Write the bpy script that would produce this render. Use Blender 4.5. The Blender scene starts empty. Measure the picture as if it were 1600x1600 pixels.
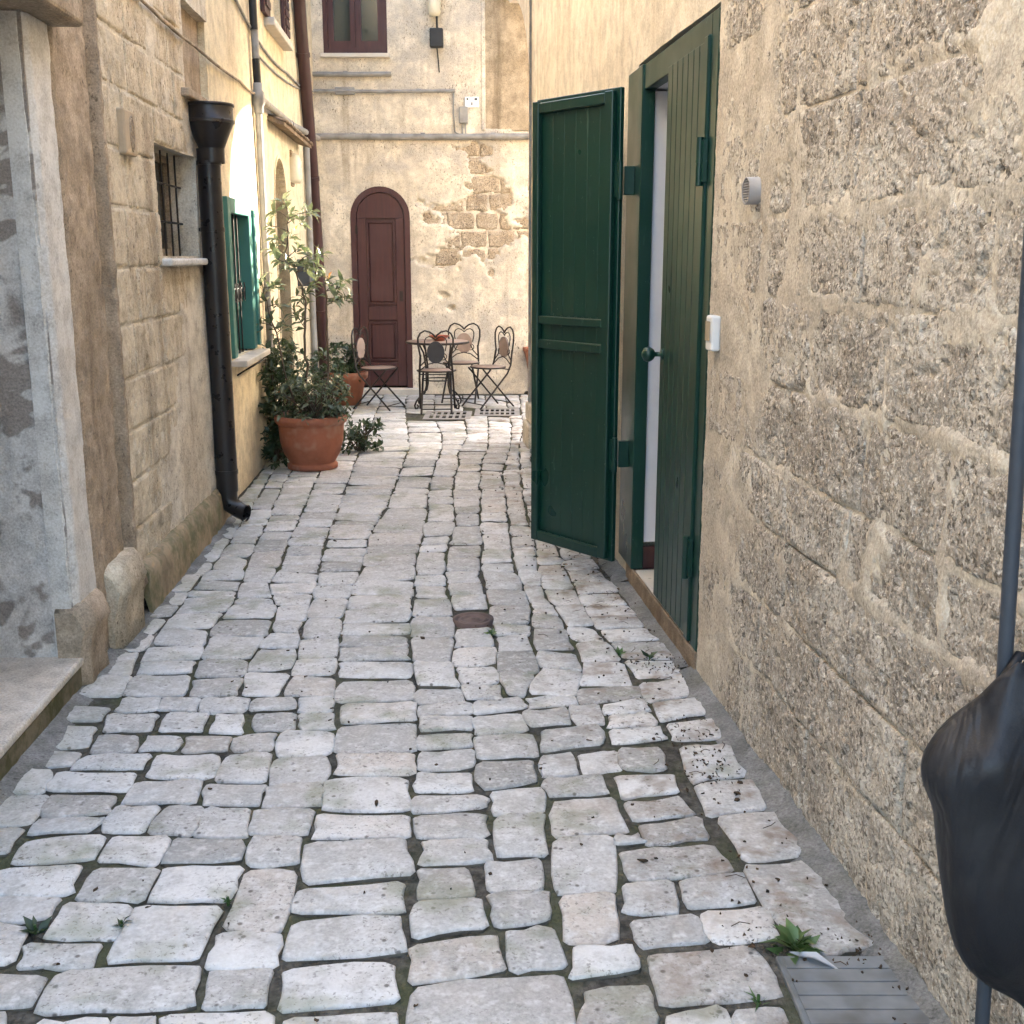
import bpy, bmesh, math, random
import numpy as np
from mathutils import Vector, Matrix

random.seed(7)
RNG = np.random.default_rng(11)
sc = bpy.context.scene
COL = sc.collection
PI = math.pi

# ------------------------------------------------------------------ camera
PITCH = math.radians(12.8)
EYE = 1.6
cam_d = bpy.data.cameras.new('camera')
cam_d.sensor_width = 36.0
cam_d.lens = 36.0 * 1760 / 1600
cam_d.clip_start = 0.05
cam_d.clip_end = 2000
cam = bpy.data.objects.new('camera', cam_d)
cam.location = (0, 0, EYE)
cam.rotation_euler = (PI / 2 - PITCH, 0, 0)
COL.objects.link(cam)
sc.camera = cam

# ------------------------------------------------------------------ sky, sun, exposure
SUN_AZ = math.radians(45)      # from +Y towards +X
SUN_EL = math.radians(19)
world = bpy.data.worlds.new('World')
sc.world = world
world.use_nodes = True
wn = world.node_tree
wn.nodes.clear()
sky = wn.nodes.new('ShaderNodeTexSky')
sky.sky_type = 'NISHITA'
sky.sun_disc = False
sky.sun_elevation = SUN_EL
sky.sun_rotation = SUN_AZ
sky.air_density = 1.0
sky.dust_density = 4.0
sky.ozone_density = 0.8
bg = wn.nodes.new('ShaderNodeBackground')
bg.inputs['Strength'].default_value = 0.15
wo = wn.nodes.new('ShaderNodeOutputWorld')
wn.links.new(sky.outputs[0], bg.inputs[0])
wn.links.new(bg.outputs[0], wo.inputs[0])

sun_d = bpy.data.lights.new('sun', 'SUN')
sun_d.energy = 3.6
sun_d.angle = math.radians(0.6)
sun_d.color = (1.0, 0.9, 0.74)
sun = bpy.data.objects.new('sun', sun_d)
sd = Vector((math.cos(SUN_EL) * math.sin(SUN_AZ), math.cos(SUN_EL) * math.cos(SUN_AZ), math.sin(SUN_EL)))
sun.rotation_euler = sd.to_track_quat('Z', 'Y').to_euler()
sun.location = (12, 22, 12)
COL.objects.link(sun)

vs = sc.view_settings
vs.view_transform = 'Standard'
vs.look = 'None'
vs.gamma = 1
vs.exposure = 3.5
vs.use_curve_mapping = False
sc.cycles.max_bounces = 6
sc.cycles.diffuse_bounces = 4
sc.cycles.glossy_bounces = 2
sc.cycles.use_adaptive_sampling = True
sc.cycles.adaptive_threshold = .025
sc.cycles.use_denoising = True

# ------------------------------------------------------------------ frames of the place
def unit(v):
    v = np.array(v, float); return v / np.linalg.norm(v)
NL = unit((1, .063)); NR = unit((-1, -.1))
def LW(a, n, z):            # left wall: a = world Y along the wall, n = out of the wall
    return (-1.4 - .063 * a + n * NL[0], a + n * NL[1], z)
def RW(a, n, z):            # right wall
    return (1.14 - .1 * a + n * NR[0], a + n * NR[1], z)
def BW(a, n, z):            # back wall: a = world X
    return (a, 13.5 - n, z)
def XY(a, n, z):            # plain world
    return (a, n, z)
def gnd(px, py, z=0.0):     # a point of the ground seen at that place of the photograph
    dx = (px - 800) / 1760; dy = -(py - 800) / 1760
    r = (dx, math.cos(PITCH) + dy * math.sin(PITCH), -math.sin(PITCH) + dy * math.cos(PITCH))
    t = (z - EYE) / r[2]
    return (r[0] * t, r[1] * t)

# ------------------------------------------------------------------ numpy noise
def _h(ix, iy, s):
    n = (ix * 374761393 + iy * 668265263 + s * 1442695041) & 0xffffffff
    n = ((n ^ (n >> 13)) * 1274126177) & 0xffffffff
    return ((n ^ (n >> 16)) & 0xffff) / 65535.0
def vnoise(x, y, s=0):
    x = np.asarray(x, float); y = np.asarray(y, float)
    ix = np.floor(x).astype(np.int64); iy = np.floor(y).astype(np.int64)
    fx = x - ix; fy = y - iy
    fx = fx * fx * (3 - 2 * fx); fy = fy * fy * (3 - 2 * fy)
    a = _h(ix, iy, s); b = _h(ix + 1, iy, s); c = _h(ix, iy + 1, s); d = _h(ix + 1, iy + 1, s)
    return (a + (b - a) * fx) * (1 - fy) + (c + (d - c) * fx) * fy
def fbm(x, y, scale, octv=4, s=0, gain=.5):
    t = 0; amp = 1; tot = 0
    for k in range(octv):
        t = t + amp * vnoise(np.asarray(x) * scale + 17.3 * k, np.asarray(y) * scale - 9.1 * k, s + k)
        tot += amp; amp *= gain; scale *= 2.03
    return t / tot * 2 - 1      # -1..1
def sstep(a, b, x):
    t = np.clip((x - a) / (b - a), 0, 1); return t * t * (3 - 2 * t)

# ------------------------------------------------------------------ scene helpers
def tag(o, label=None, cat=None, group=None, kind=None):
    if label: o['label'] = label
    if cat: o['category'] = cat
    if group: o['group'] = group
    if kind: o['kind'] = kind
    return o
def thing(name, label, cat, loc=(0, 0, 0), group=None, rotz=0):
    o = bpy.data.objects.new(name, None)
    o.empty_display_size = .1
    o.location = loc; o.rotation_euler = (0, 0, rotz)
    COL.objects.link(o)
    return tag(o, label, cat, group)
def origin_of(parent):
    v = Vector((0, 0, 0))
    while parent is not None:
        v += Vector(parent.location); parent = parent.parent
    return v
def mesh_obj(name, me, mat, parent=None):
    o = bpy.data.objects.new(name, me)
    if mat is not None and not me.materials: me.materials.append(mat)
    COL.objects.link(o)
    if parent is not None: o.parent = parent
    return o
def np_mesh(name, verts, quads, smooth=True, tris=None):
    me = bpy.data.meshes.new(name)
    verts = np.asarray(verts, np.float32)
    nq = len(quads); nt = 0 if tris is None else len(tris)
    me.vertices.add(len(verts)); me.vertices.foreach_set('co', verts.ravel())
    loops = np.asarray(quads, np.int32).ravel()
    if nt: loops = np.concatenate([loops, np.asarray(tris, np.int32).ravel()])
    me.loops.add(len(loops)); me.loops.foreach_set('vertex_index', loops)
    me.polygons.add(nq + nt)
    st = np.concatenate([np.arange(nq) * 4, nq * 4 + np.arange(nt) * 3]).astype(np.int32)
    me.polygons.foreach_set('loop_start', st)
    me.polygons.foreach_set('use_smooth', np.full(nq + nt, smooth, bool))
    me.update(calc_edges=True); me.validate()
    return me

class MB:
    """collects shapes in world space; build() links them as ONE mesh object relative to its parent's place"""
    def __init__(self):
        self.v = []; self.f = []; self.s = []
    def add(self, vs_, fs, smooth=False):
        b = len(self.v)
        self.v.extend([tuple(p) for p in vs_])
        for q in fs:
            self.f.append(tuple(i + b for i in q)); self.s.append(smooth)
        return self
    def from_bm(self, bm, smooth=False):
        bmesh.ops.recalc_face_normals(bm, faces=bm.faces[:])
        bm.verts.index_update()
        self.add([v.co[:] for v in bm.verts], [[v.index for v in f.verts] for f in bm.faces], smooth)
        bm.free(); return self
    def box(self, F, a0, a1, n0, n1, z0, z1, bev=0.0, seg=1):
        c = [F(a, n, z) for z in (z0, z1) for n in (n0, n1) for a in (a0, a1)]
        bm = bmesh.new()
        vs_ = [bm.verts.new(p) for p in c]
        for q in ((0, 1, 3, 2), (4, 6, 7, 5), (0, 4, 5, 1), (2, 3, 7, 6), (0, 2, 6, 4), (1, 5, 7, 3)):
            bm.faces.new([vs_[i] for i in q])
        if bev > 0:
            bmesh.ops.bevel(bm, geom=bm.edges[:], offset=bev, segments=seg, affect='EDGES', profile=.5)
        return self.from_bm(bm)
    def prism(self, F, pts, n0, n1, smooth=False):
        k = len(pts)
        vs_ = [F(a, n0, z) for a, z in pts] + [F(a, n1, z) for a, z in pts]
        fs = [list(range(k))[::-1], list(range(k, 2 * k))]
        fs += [[i, (i + 1) % k, k + (i + 1) % k, k + i] for i in range(k)]
        return self.add(vs_, fs, smooth)
    def ring(self, F, outer, inner, n0, n1, closed=True):
        k = len(outer)
        vs_ = [F(a, n, z) for n in (n0, n1) for P in (outer, inner) for a, z in P]
        fs = []
        for i in range(k if closed else k - 1):
            j = (i + 1) % k
            fs += [[i, j, k + j, k + i], [2 * k + i, 3 * k + i, 3 * k + j, 2 * k + j],
                   [i, 2 * k + i, 2 * k + j, j], [k + i, k + j, 3 * k + j, 3 * k + i]]
        if not closed:
            for i in (0, k - 1): fs.append([i, k + i, 3 * k + i, 2 * k + i])
        return self.add(vs_, fs)
    def tube(self, pts, r, seg=8, closed=False, cap=True):
        P = [Vector(p) for p in pts]
        n = len(P); rr = r if hasattr(r, '__len__') else [r] * n
        T = []
        for i in range(n):
            if closed: t = P[(i + 1) % n] - P[i - 1]
            else: t = P[min(i + 1, n - 1)] - P[max(i - 1, 0)]
            T.append(t.normalized())
        up = Vector((0, 0, 1)) if abs(T[0].z) < .9 else Vector((1, 0, 0))
        N = (up - T[0] * up.dot(T[0])).normalized()
        vs_ = []
        for i in range(n):
            N = (N - T[i] * N.dot(T[i])).normalized(); B = T[i].cross(N)
            for k in range(seg):
                a = 2 * PI * k / seg
                vs_.append(P[i] + (N * math.cos(a) + B * math.sin(a)) * rr[i])
        fs = []
        for i in range(n if closed else n - 1):
            j = (i + 1) % n
            for k in range(seg):
                l = (k + 1) % seg
                fs.append([i * seg + k, i * seg + l, j * seg + l, j * seg + k])
        self.add(vs_, fs, True)
        if cap and not closed:
            self.add(vs_[:seg], [list(range(seg))[::-1]]); self.add(vs_[-seg:], [list(range(seg))])
        return self
    def lathe(self, c, prof, seg=24, axis=None):
        """prof: (radius, height) pairs round a vertical axis through c (or a frame axis = (X, Y, Z) vectors)"""
        ax = axis or (Vector((1, 0, 0)), Vector((0, 1, 0)), Vector((0, 0, 1)))
        c = Vector(c); vs_ = []; fs = []
        for r, hgt in prof:
            for k in range(seg):
                a = 2 * PI * k / seg
                vs_.append(c + ax[0] * (r * math.cos(a)) + ax[1] * (r * math.sin(a)) + ax[2] * hgt)
        for i in range(len(prof) - 1):
            for k in range(seg):
                l = (k + 1) % seg
                fs.append([i * seg + k, i * seg + l, (i + 1) * seg + l, (i + 1) * seg + k])
        return self.add(vs_, fs, True)
    def build(self, name, mat, parent=None, **kw):
        o_ = origin_of(parent)
        if kw.get('own'):                        # origin at the shape itself
            a = np.array(self.v); own = Vector((a.min(0) + a.max(0)) / 2); own.z = a[:, 2].min()
        else: own = Vector((0, 0, 0))
        base = o_ if not kw.get('own') else own
        me = bpy.data.meshes.new(name)
        me.from_pydata([tuple(Vector(p) - base) for p in self.v], [], self.f)
        me.polygons.foreach_set('use_smooth', self.s)
        me.update()
        ob = mesh_obj(name, me, mat, parent)
        if kw.get('own'): ob.location = own - o_
        return ob

def sheet(name, F, A, Z, disp, mat, parent, holes=None, skirt=.07):
    """a wall face as a fine relief: A x Z grid, disp(a, z) -> n; holes(ac, zc) -> True where the wall is open"""
    A = np.asarray(A); Z = np.asarray(Z)
    a, z = np.meshgrid(A, Z)
    n = disp(a, z)
    P = np.stack(F(a, n, z), -1).reshape(-1, 3)
    na, nz = len(A), len(Z)
    idx = np.arange(na * nz).reshape(nz, na)
    q = np.stack([idx[:-1, :-1], idx[:-1, 1:], idx[1:, 1:], idx[1:, :-1]], -1)
    keep = np.ones((nz - 1, na - 1), bool)
    if holes is not None:
        ac = (a[:-1, :-1] + a[1:, 1:]) / 2; zc = (z[:-1, :-1] + z[1:, 1:]) / 2
        keep &= ~holes(ac, zc)
    pad = np.zeros((nz + 1, na + 1), bool); pad[1:-1, 1:-1] = keep
    E = []
    jj, ii = np.nonzero(keep)
    for dj, di, e0, e1 in ((-1, 0, 0, 1), (1, 0, 2, 3), (0, -1, 3, 0), (0, 1, 1, 2)):
        m = ~pad[jj + 1 + dj, ii + 1 + di]
        E.append(np.stack([q[jj[m], ii[m], e0], q[jj[m], ii[m], e1]], -1))
    E = np.concatenate(E)
    back = np.stack(F(a.ravel()[E.ravel()], n.ravel()[E.ravel()] * 0 - skirt, z.ravel()[E.ravel()]), -1)
    b0 = len(P); k = np.arange(len(E)); b1 = b0 + 2 * len(E)
    sk = np.stack([b1 + 2 * k, b1 + 2 * k + 1, b0 + 2 * k + 1, b0 + 2 * k], -1)
    V = np.concatenate([P, back, P[E.ravel()]]) - np.array(origin_of(parent))
    used = q[keep]
    me = np_mesh(name, V, np.concatenate([used, sk]))
    return mesh_obj(name, me, mat, parent)
def lines(a0, a1, step, *extra):
    L = list(np.arange(a0, a1, step)) + [a1] + [e for e in extra if a0 < e < a1]
    return np.unique(np.round(L, 4))
def rect_hole(*rs):
    def f(a, z):
        m = np.zeros(a.shape, bool)
        for a0, a1, z0, z1 in rs: m |= (a > a0) & (a < a1) & (z > z0) & (z < z1)
        return m
    return f
def arch_pts(a0, a1, z0, zs, rise, n=14):
    c = (a0 + a1) / 2; h = (a1 - a0) / 2
    return [(a0, z0), (a0, zs)] + [(c - h * math.cos(PI * k / n), zs + rise * math.sin(PI * k / n)) for k in range(1, n)] + [(a1, zs), (a1, z0)]

# ------------------------------------------------------------------ materials
class NT:
    def __init__(self, name):
        self.m = bpy.data.materials.new(name); self.m.use_nodes = True
        self.t = self.m.node_tree; self.t.nodes.clear()
        self.out = self.t.nodes.new('ShaderNodeOutputMaterial')
        self.b = self.t.nodes.new('ShaderNodeBsdfPrincipled')
        self.t.links.new(self.b.outputs[0], self.out.inputs[0])
        self.pos = self.t.nodes.new('ShaderNodeNewGeometry').outputs['Position']
    def put(self, sock, v):
        if isinstance(v, bpy.types.NodeSocket): self.t.links.new(v, sock)
        elif isinstance(v, (tuple, list)) and sock.type == 'RGBA': sock.default_value = (*v[:3], 1)
        else: sock.default_value = v
    def scale(self, s, vec=None):
        n = self.t.nodes.new('ShaderNodeVectorMath'); n.operation = 'MULTIPLY'
        self.put(n.inputs[0], vec or self.pos); n.inputs[1].default_value = s; return n.outputs[0]
    def noise(self, sc_, det=4, rough=.55, vec=None, dist=0.0):
        n = self.t.nodes.new('ShaderNodeTexNoise')
        self.put(n.inputs['Vector'], vec or self.pos)
        n.inputs['Scale'].default_value = sc_; n.inputs['Detail'].default_value = min(det, 2 if sc_ > 20 else 3)
        n.inputs['Roughness'].default_value = rough; n.inputs['Distortion'].default_value = dist
        return n.outputs['Fac']
    def voro(self, sc_, vec=None, feat='F1', rand=1.0):
        n = self.t.nodes.new('ShaderNodeTexVoronoi'); n.feature = feat
        self.put(n.inputs['Vector'], vec or self.pos)
        n.inputs['Scale'].default_value = sc_; n.inputs['Randomness'].default_value = rand
        return n.outputs['Distance']
    def ramp(self, fac, *stops):
        n = self.t.nodes.new('ShaderNodeValToRGB'); e = n.color_ramp.elements
        while len(e) < len(stops): e.new(.5)
        for k, (p, c) in enumerate(stops):
            e[k].position = p; e[k].color = (c, c, c, 1) if not hasattr(c, '__len__') else (*c[:3], 1)
        self.put(n.inputs[0], fac); return n.outputs[0]
    def mix(self, fac, a, b, mode='MIX'):
        n = self.t.nodes.new('ShaderNodeMix'); n.data_type = 'RGBA'; n.blend_type = mode
        self.put(n.inputs[0], fac); self.put(n.inputs[6], a); self.put(n.inputs[7], b); return n.outputs[2]
    def math(self, op, a, b=0.0, clamp=False):
        n = self.t.nodes.new('ShaderNodeMath'); n.operation = op; n.use_clamp = clamp
        self.put(n.inputs[0], a); self.put(n.inputs[1], b); return n.outputs[0]
    def sep(self):
        n = self.t.nodes.new('ShaderNodeSeparateXYZ'); self.put(n.inputs[0], self.pos); return n.outputs
    def attr(self, name):
        n = self.t.nodes.new('ShaderNodeAttribute'); n.attribute_name = name; return n
    def bump(self, hgt, strength=.4, dist=.01, normal=None):
        n = self.t.nodes.new('ShaderNodeBump'); n.inputs['Strength'].default_value = strength
        n.inputs['Distance'].default_value = dist; self.put(n.inputs['Height'], hgt)
        if normal: self.put(n.inputs['Normal'], normal)
        return n.outputs[0]
    def done(self, col, rough=.85, normal=None, spec=.3, metal=0.0):
        self.put(self.b.inputs['Base Color'], col); self.put(self.b.inputs['Roughness'], rough)
        self.b.inputs['Specular IOR Level'].default_value = spec; self.b.inputs['Metallic'].default_value = metal
        if normal: self.put(self.b.inputs['Normal'], normal)
        return self.m

def plaster(name, ca, cb, cdirt, patch=1.4, streak=.5, speck=.35, bump=.35, cstain=None, lo=.4, hi=.62, sscale=.9, s0=.56, s1=.64):
    t = NT(name)
    big = t.ramp(t.noise(patch, 6, .62, dist=.4), (lo, 0), (hi, 1))
    c = t.mix(big, ca, cb)
    mott = t.noise(9, 5, .65)
    c = t.mix(t.math('MULTIPLY', t.ramp(mott, (.42, 0), (.68, 1)), .75), c, tuple(x * .66 for x in cb))
    st = t.noise(1.0, 5, .6, vec=t.scale((5.5, 5.5, .55)))
    c = t.mix(t.math('MULTIPLY', t.ramp(st, (.52, 0), (.7, 1)), streak), c, cdirt)
    if cstain:
        stn = t.noise(sscale, 5, .68, vec=t.scale((1, 1, 1.3)), dist=.5)
        c = t.mix(t.ramp(stn, (s0, 0), (s1, .85)), c, cstain)
    sp = t.math('MULTIPLY', t.ramp(t.noise(44, 2, .7, vec=t.scale((1.4, 1.4, .8))), (.30, 1), (.42, 0)), t.ramp(t.noise(2.6, 3), (.40, .1), (.62, 1)))
    c = t.mix(t.math('MULTIPLY', sp, speck), c, tuple(x * .35 for x in cdirt))
    fine = t.noise(120, 4, .7)
    c = t.mix(.32, c, t.ramp(fine, (.3, 0.08), (.7, .92)), 'OVERLAY')
    hgt = t.math('ADD', t.math('MULTIPLY', mott, .8), t.math('MULTIPLY', fine, .35))
    return t.done(c, .92, t.bump(hgt, bump, .012), .15)

def rough_stone(name, ca, cb, light, dark):
    """porous shelly limestone"""
    t = NT(name)
    tint = t.attr('tint').outputs['Fac']
    c = t.mix(t.ramp(t.noise(4.5, 5, .65), (.36, 0), (.66, 1)), ca, cb)
    film = t.ramp(t.noise(2.9, 3, .75, dist=.6), (.46, 0), (.62, .8))
    c = t.mix(t.math('MULTIPLY', tint, .45), c, tuple(x * .72 for x in cb))
    grain = t.noise(85, 5, .75)
    shell = t.ramp(t.noise(62, 5, .7, dist=1.0), (.54, 0), (.64, 1))
    c = t.mix(t.math('MULTIPLY', shell, .75), c, light)
    pit = t.math('MULTIPLY', t.ramp(t.noise(74, 4, .65, dist=.6), (.37, 1), (.48, 0)), t.ramp(t.noise(7, 3), (.3, .35), (.55, 1)))
    c = t.mix(film, c, t.mix(.5, light, ca))        # a thin lime film left on the stone
    c = t.mix(t.math('MULTIPLY', pit, .85), c, dark)
    c = t.mix(.35, c, t.ramp(grain, (.25, .05), (.75, .95)), 'OVERLAY')
    hgt = t.math('ADD', t.math('MULTIPLY', grain, .6), t.math('MULTIPLY', t.noise(42, 2, .6), 1.0))
    return t.done(c, .95, t.bump(hgt, .75, .012), .1)

def simple(name, col, rough=.5, spec=.4, metal=0.0, var=.12, bscale=60, bump=.08, dirt=None):
    t = NT(name)
    n = t.noise(7, 5, .6)
    c = t.mix(t.ramp(n, (.35, 0), (.7, 1)), col, tuple(max(0, x * (1 - 2 * var)) for x in col))
    if dirt: c = t.mix(t.ramp(t.noise(3.5, 6, .7), (.52, 0), (.68, .7)), c, dirt)
    r = t.ramp(t.noise(18, 4), (.3, max(.02, rough - .1)), (.7, min(1, rough + .12)))
    return t.done(c, r, t.bump(t.noise(bscale, 4, .6), bump, .01), spec, metal)

def wood_paint(name, col, col2, rough=.42):
    t = NT(name)
    g = t.noise(1.0, 5, .6, vec=t.scale((45, 45, 2.5)))
    c = t.mix(t.ramp(g, (.35, 0), (.7, 1)), col, col2)
    w = t.ramp(t.noise(2.2, 6, .65), (.48, 0), (.7, .55))
    c = t.mix(w, c, tuple(min(1, x * 1.5 + .012) for x in col2))
    return t.done(c, t.ramp(t.noise(5, 4), (.3, rough - .08), (.7, rough + .18)), t.bump(t.math('ADD', g, t.math('MULTIPLY', t.noise(90, 3), .3)), .14, .006), .4)

def cobble_mat():
    t = NT('limestone_cobble')
    tint = t.attr('tint').outputs['Fac']
    warm = t.attr('warm').outputs['Fac']
    c = t.mix(tint, (.70, .688, .675), (.33, .325, .312))
    c = t.mix(t.math('MULTIPLY', warm, .7), c, (.56, .46, .37))
    c = t.mix(t.math('MULTIPLY', t.ramp(t.noise(8, 5, .65, dist=.5), (.46, 0), (.66, 1)), .6), c, (.36, .35, .33))
    c = t.mix(t.math('MULTIPLY', t.ramp(t.noise(26, 5, .7), (.5, 0), (.66, 1)), .5), c, (.74, .735, .73))
    # worn grey blotches and dark pock marks
    pk = t.math('MULTIPLY', t.ramp(t.voro(24), (.10, 1), (.20, 0)), t.ramp(t.noise(5.3, 2), (.47, 0), (.56, 1)))
    c = t.mix(t.math('MULTIPLY', pk, .8), c, (.085, .07, .055))
    c = t.mix(.18, c, t.ramp(t.noise(95, 2, .7), (.3, .05), (.7, .95)), 'OVERLAY')
    pk2 = t.math('MULTIPLY', t.ramp(t.noise(70, 4, .75), (.34, 1), (.43, 0)), t.ramp(t.noise(5.2, 3), (.40, .08), (.56, 1)))
    c = t.mix(t.math('MULTIPLY', pk2, .7), c, (.17, .155, .14))
    # algae that grows in the damp along the left side and in patches
    X, Y, Z = t.sep()
    left = t.ramp(t.math('ADD', X, 2.3), (.45, 1), (1.0, 0))
    damp = t.math('MAXIMUM', t.math('MULTIPLY', left, t.ramp(t.noise(3.6, 5, .7), (.38, 0), (.60, .8))), t.ramp(t.noise(2.6, 6, .8), (.54, 0), (.66, .6)))
    c = t.mix(damp, c, (.255, .265, .18))
    # tannin and dirt under the leaf litter by the right wall
    rt = t.ramp(t.math('ADD', X, t.math('MULTIPLY', Y, .1)), (.25, 0), (.9, 1))
    br = t.math('MULTIPLY', rt, t.ramp(t.noise(6.3, 6, .72), (.50, 0), (.66, .75)))
    c = t.mix(br, c, (.23, .16, .105))
    hgt = t.math('ADD', t.math('MULTIPLY', t.noise(11, 5, .6), .7), t.math('MULTIPLY', t.noise(60, 4, .7), .45))
    return t.done(c, t.ramp(t.noise(9, 4), (.3, .5), (.7, .78)), t.bump(hgt, .38, .012), .35)

def joint_mat():
    t = NT('joint_soil')
    c = t.mix(t.ramp(t.noise(30, 5, .7), (.35, 0), (.7, 1)), (.055, .050, .043), (.15, .138, .118))
    c = t.mix(t.ramp(t.noise(3.1, 6, .7), (.44, 0), (.62, .8)), c, (.085, .093, .05))
    return t.done(c, .95, t.bump(t.noise(70, 5, .7), .8, .015), .1)

def leaf_mat(name, ca, cb, rough=.38):
    t = NT(name)
    v = t.attr('tint').outputs['Fac']
    c = t.mix(v, ca, cb)
    c = t.mix(t.ramp(t.noise(40, 3), (.4, 0), (.7, .4)), c, tuple(x * .6 for x in ca))
    m = t.done(c, rough, None, .5)
    # a little light comes through the leaf
    tr = t.t.nodes.new('ShaderNodeBsdfTranslucent'); t.put(tr.inputs[0], t.mix(.25, c, (.20, .26, .06)))
    mx = t.t.nodes.new('ShaderNodeMixShader'); mx.inputs[0].default_value = .22
    t.t.links.new(t.b.outputs[0], mx.inputs[1]); t.t.links.new(tr.outputs[0], mx.inputs[2]); t.t.links.new(mx.outputs[0], t.out.inputs[0])
    return m

M = {}
M['cobble'] = cobble_mat()
M['joint'] = joint_mat()
M['flank'] = simple('soil_caked_stone_side', (.15, .137, .112), .95, .1, var=.3, bump=.6, bscale=80)
M['ground'] = simple('packed_earth', (.16, .14, .115), .95, .1, var=.25, bump=.5)
M['r_stone'] = rough_stone('shelly_limestone', (.475, .415, .345), (.355, .305, .252), (.74, .69, .60), (.12, .098, .076))
M['r_mortar'] = plaster('lime_mortar', (.68, .61, .50), (.57, .50, .405), (.36, .30, .23), 3.2, .35, .8, .55, cstain=(.46, .40, .325), sscale=4.5, s0=.48, s1=.62)
M['r_plaster'] = plaster('peach_plaster', (.74, .66, .54), (.68, .595, .475), (.46, .375, .27), 1.0, .5, .15, .25)
M['l_stone'] = plaster('cut_tufa', (.68, .60, .46), (.55, .465, .345), (.28, .215, .15), 2.6, .6, .95, .5)
M['l_mortar'] = plaster('pale_render', (.73, .67, .56), (.60, .53, .42), (.30, .23, .16), 2.4, .55, .8, .4)
M['l_yellow'] = plaster('ochre_plaster', (.74, .64, .455), (.68, .58, .41), (.38, .285, .18), 1.2, .45, .3, .3)
M['b_plaster'] = plaster('old_cream_plaster', (.76, .68, .555), (.66, .58, .46), (.33, .265, .19), 2.4, .75, .95, .5, cstain=(.45, .405, .35), sscale=2.1, s0=.44, s1=.60)
M['b_stone'] = rough_stone('eroded_block', (.46, .375, .275), (.36, .285, .205), (.58, .49, .38), (.10, .078, .056))
M['b_shade'] = plaster('shade_brown_plaster', (.46, .375, .27), (.34, .27, .185), (.15, .115, .075), 1.8, .8, .4, .4)  # brown that paints in the shade under the arch and inside the doorway
M['brown_stone'] = plaster('weathered_brown_stone', (.48, .385, .285), (.36, .285, .205), (.14, .10, .065), 3.0, .6, .7, .7)
M['white_wash'] = plaster('flaking_whitewash', (.66, .635, .60), (.60, .575, .54), (.40, .36, .32), 1.2, .25, .35, .25, cstain=(.255, .215, .185), sscale=3.0, s0=.515, s1=.55)
M['white_edge'] = plaster('whitewash_edge', (.72, .70, .66), (.66, .63, .58), (.45, .40, .34), 2.2, .3, .5, .25)
M['step'] = plaster('worn_step_stone', (.68, .62, .54), (.60, .54, .46), (.32, .26, .2), 2.2, .1, .3, .25)
M['in_white'] = simple('inner_white_wall', (.78, .76, .77), .8, .2, var=.03)
M['marble'] = simple('marble_sill', (.70, .66, .58), .35, .45, var=.07)
M['cement'] = plaster('cement_fillet', (.27, .265, .255), (.19, .185, .172), (.13, .125, .09), 5.0, .5, .7, .9)
def gloss(name, col, r):
    t = NT(name)
    c = t.mix(t.ramp(t.noise(1.2, 3), (.3, 0), (.7, 1)), col, tuple(x * .8 for x in col))
    c = t.mix(t.math('MULTIPLY', t.ramp(t.noise(1.0, 3, .7, vec=t.scale((30, 30, 6))), (.62, 0), (.70, 1)), .35), c, (.045, .095, .075))
    c = t.mix(t.math('MULTIPLY', t.ramp(t.noise(34, 2, .7), (.70, 0), (.74, 1)), .5), c, (.10, .15, .12))
    return t.done(c, t.ramp(t.noise(3, 3), (.3, r - .06), (.7, r + .1)), t.bump(t.noise(16, 2), .03, .004), .42)
M['green'] = gloss('dark_green_gloss_paint', (.0055, .037, .026), .33)
M['teal'] = simple('teal_paint', (.055, .20, .17), .4, .4, var=.08)
M['maroon'] = wood_paint('maroon_door_paint', (.070, .024, .022), (.046, .017, .017))
M['maroon_pipe'] = simple('maroon_pipe_paint', (.060, .026, .026), .38, .4, var=.15)
M['black_pipe'] = simple('black_brown_pipe_paint', (.019, .016, .016), .34, .45, var=.15)
M['grey_pipe'] = simple('grey_conduit', (.30, .29, .275), .55, .35, var=.15, dirt=(.17, .15, .13))
M['dark_iron'] = simple('dark_wrought_iron', (.035, .027, .023), .5, .4, metal=.3, var=.25)
M['rust_iron'] = simple('rusty_cast_iron', (.19, .135, .12), .7, .3, metal=.3, var=.3, bump=.3)
M['terra'] = simple('terracotta_clay', (.34, .125, .072), .75, .25, var=.14, bump=.12, dirt=(.46, .27, .19))
M['terra_red'] = simple('red_glazed_dish', (.36, .085, .045), .4, .4)
M['tile_tan'] = simple('tan_mosaic_tile', (.36, .265, .215), .55, .35, var=.18)
M['tile_back'] = simple('dark_tile_back', (.035, .036, .042), .6, .3)
M['wood_sill'] = simple('pale_stone_sill', (.62, .57, .50), .7, .2, var=.1)
M['glass_dark'] = simple('dark_window_glass', (.012, .014, .016), .06, .6, var=0, bump=.02, bscale=3)
M['glass_pane'] = simple('reflecting_window_glass', (.035, .045, .04), .04, .9, var=0, bump=.015, bscale=2)
M['white_plastic'] = simple('white_plastic', (.74, .74, .73), .35, .4, var=.03)
M['tan_plastic'] = simple('tan_plastic', (.42, .33, .22), .4, .4, var=.05)
M['grey_plastic'] = simple('grey_plastic', (.36, .34, .325), .5, .35, var=.08)
M['cream'] = simple('cream_lamp_glass', (.68, .62, .48), .3, .5, var=.05)
M['black'] = simple('black_metal', (.02, .02, .021), .5, .4, var=.1)
M['drain'] = simple('grey_drain_plastic', (.25, .26, .265), .55, .35, var=.2, dirt=(.13, .12, .10))
M['grate'] = simple('grey_stone_grate', (.34, .32, .30), .8, .2, var=.15, bump=.2)
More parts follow.
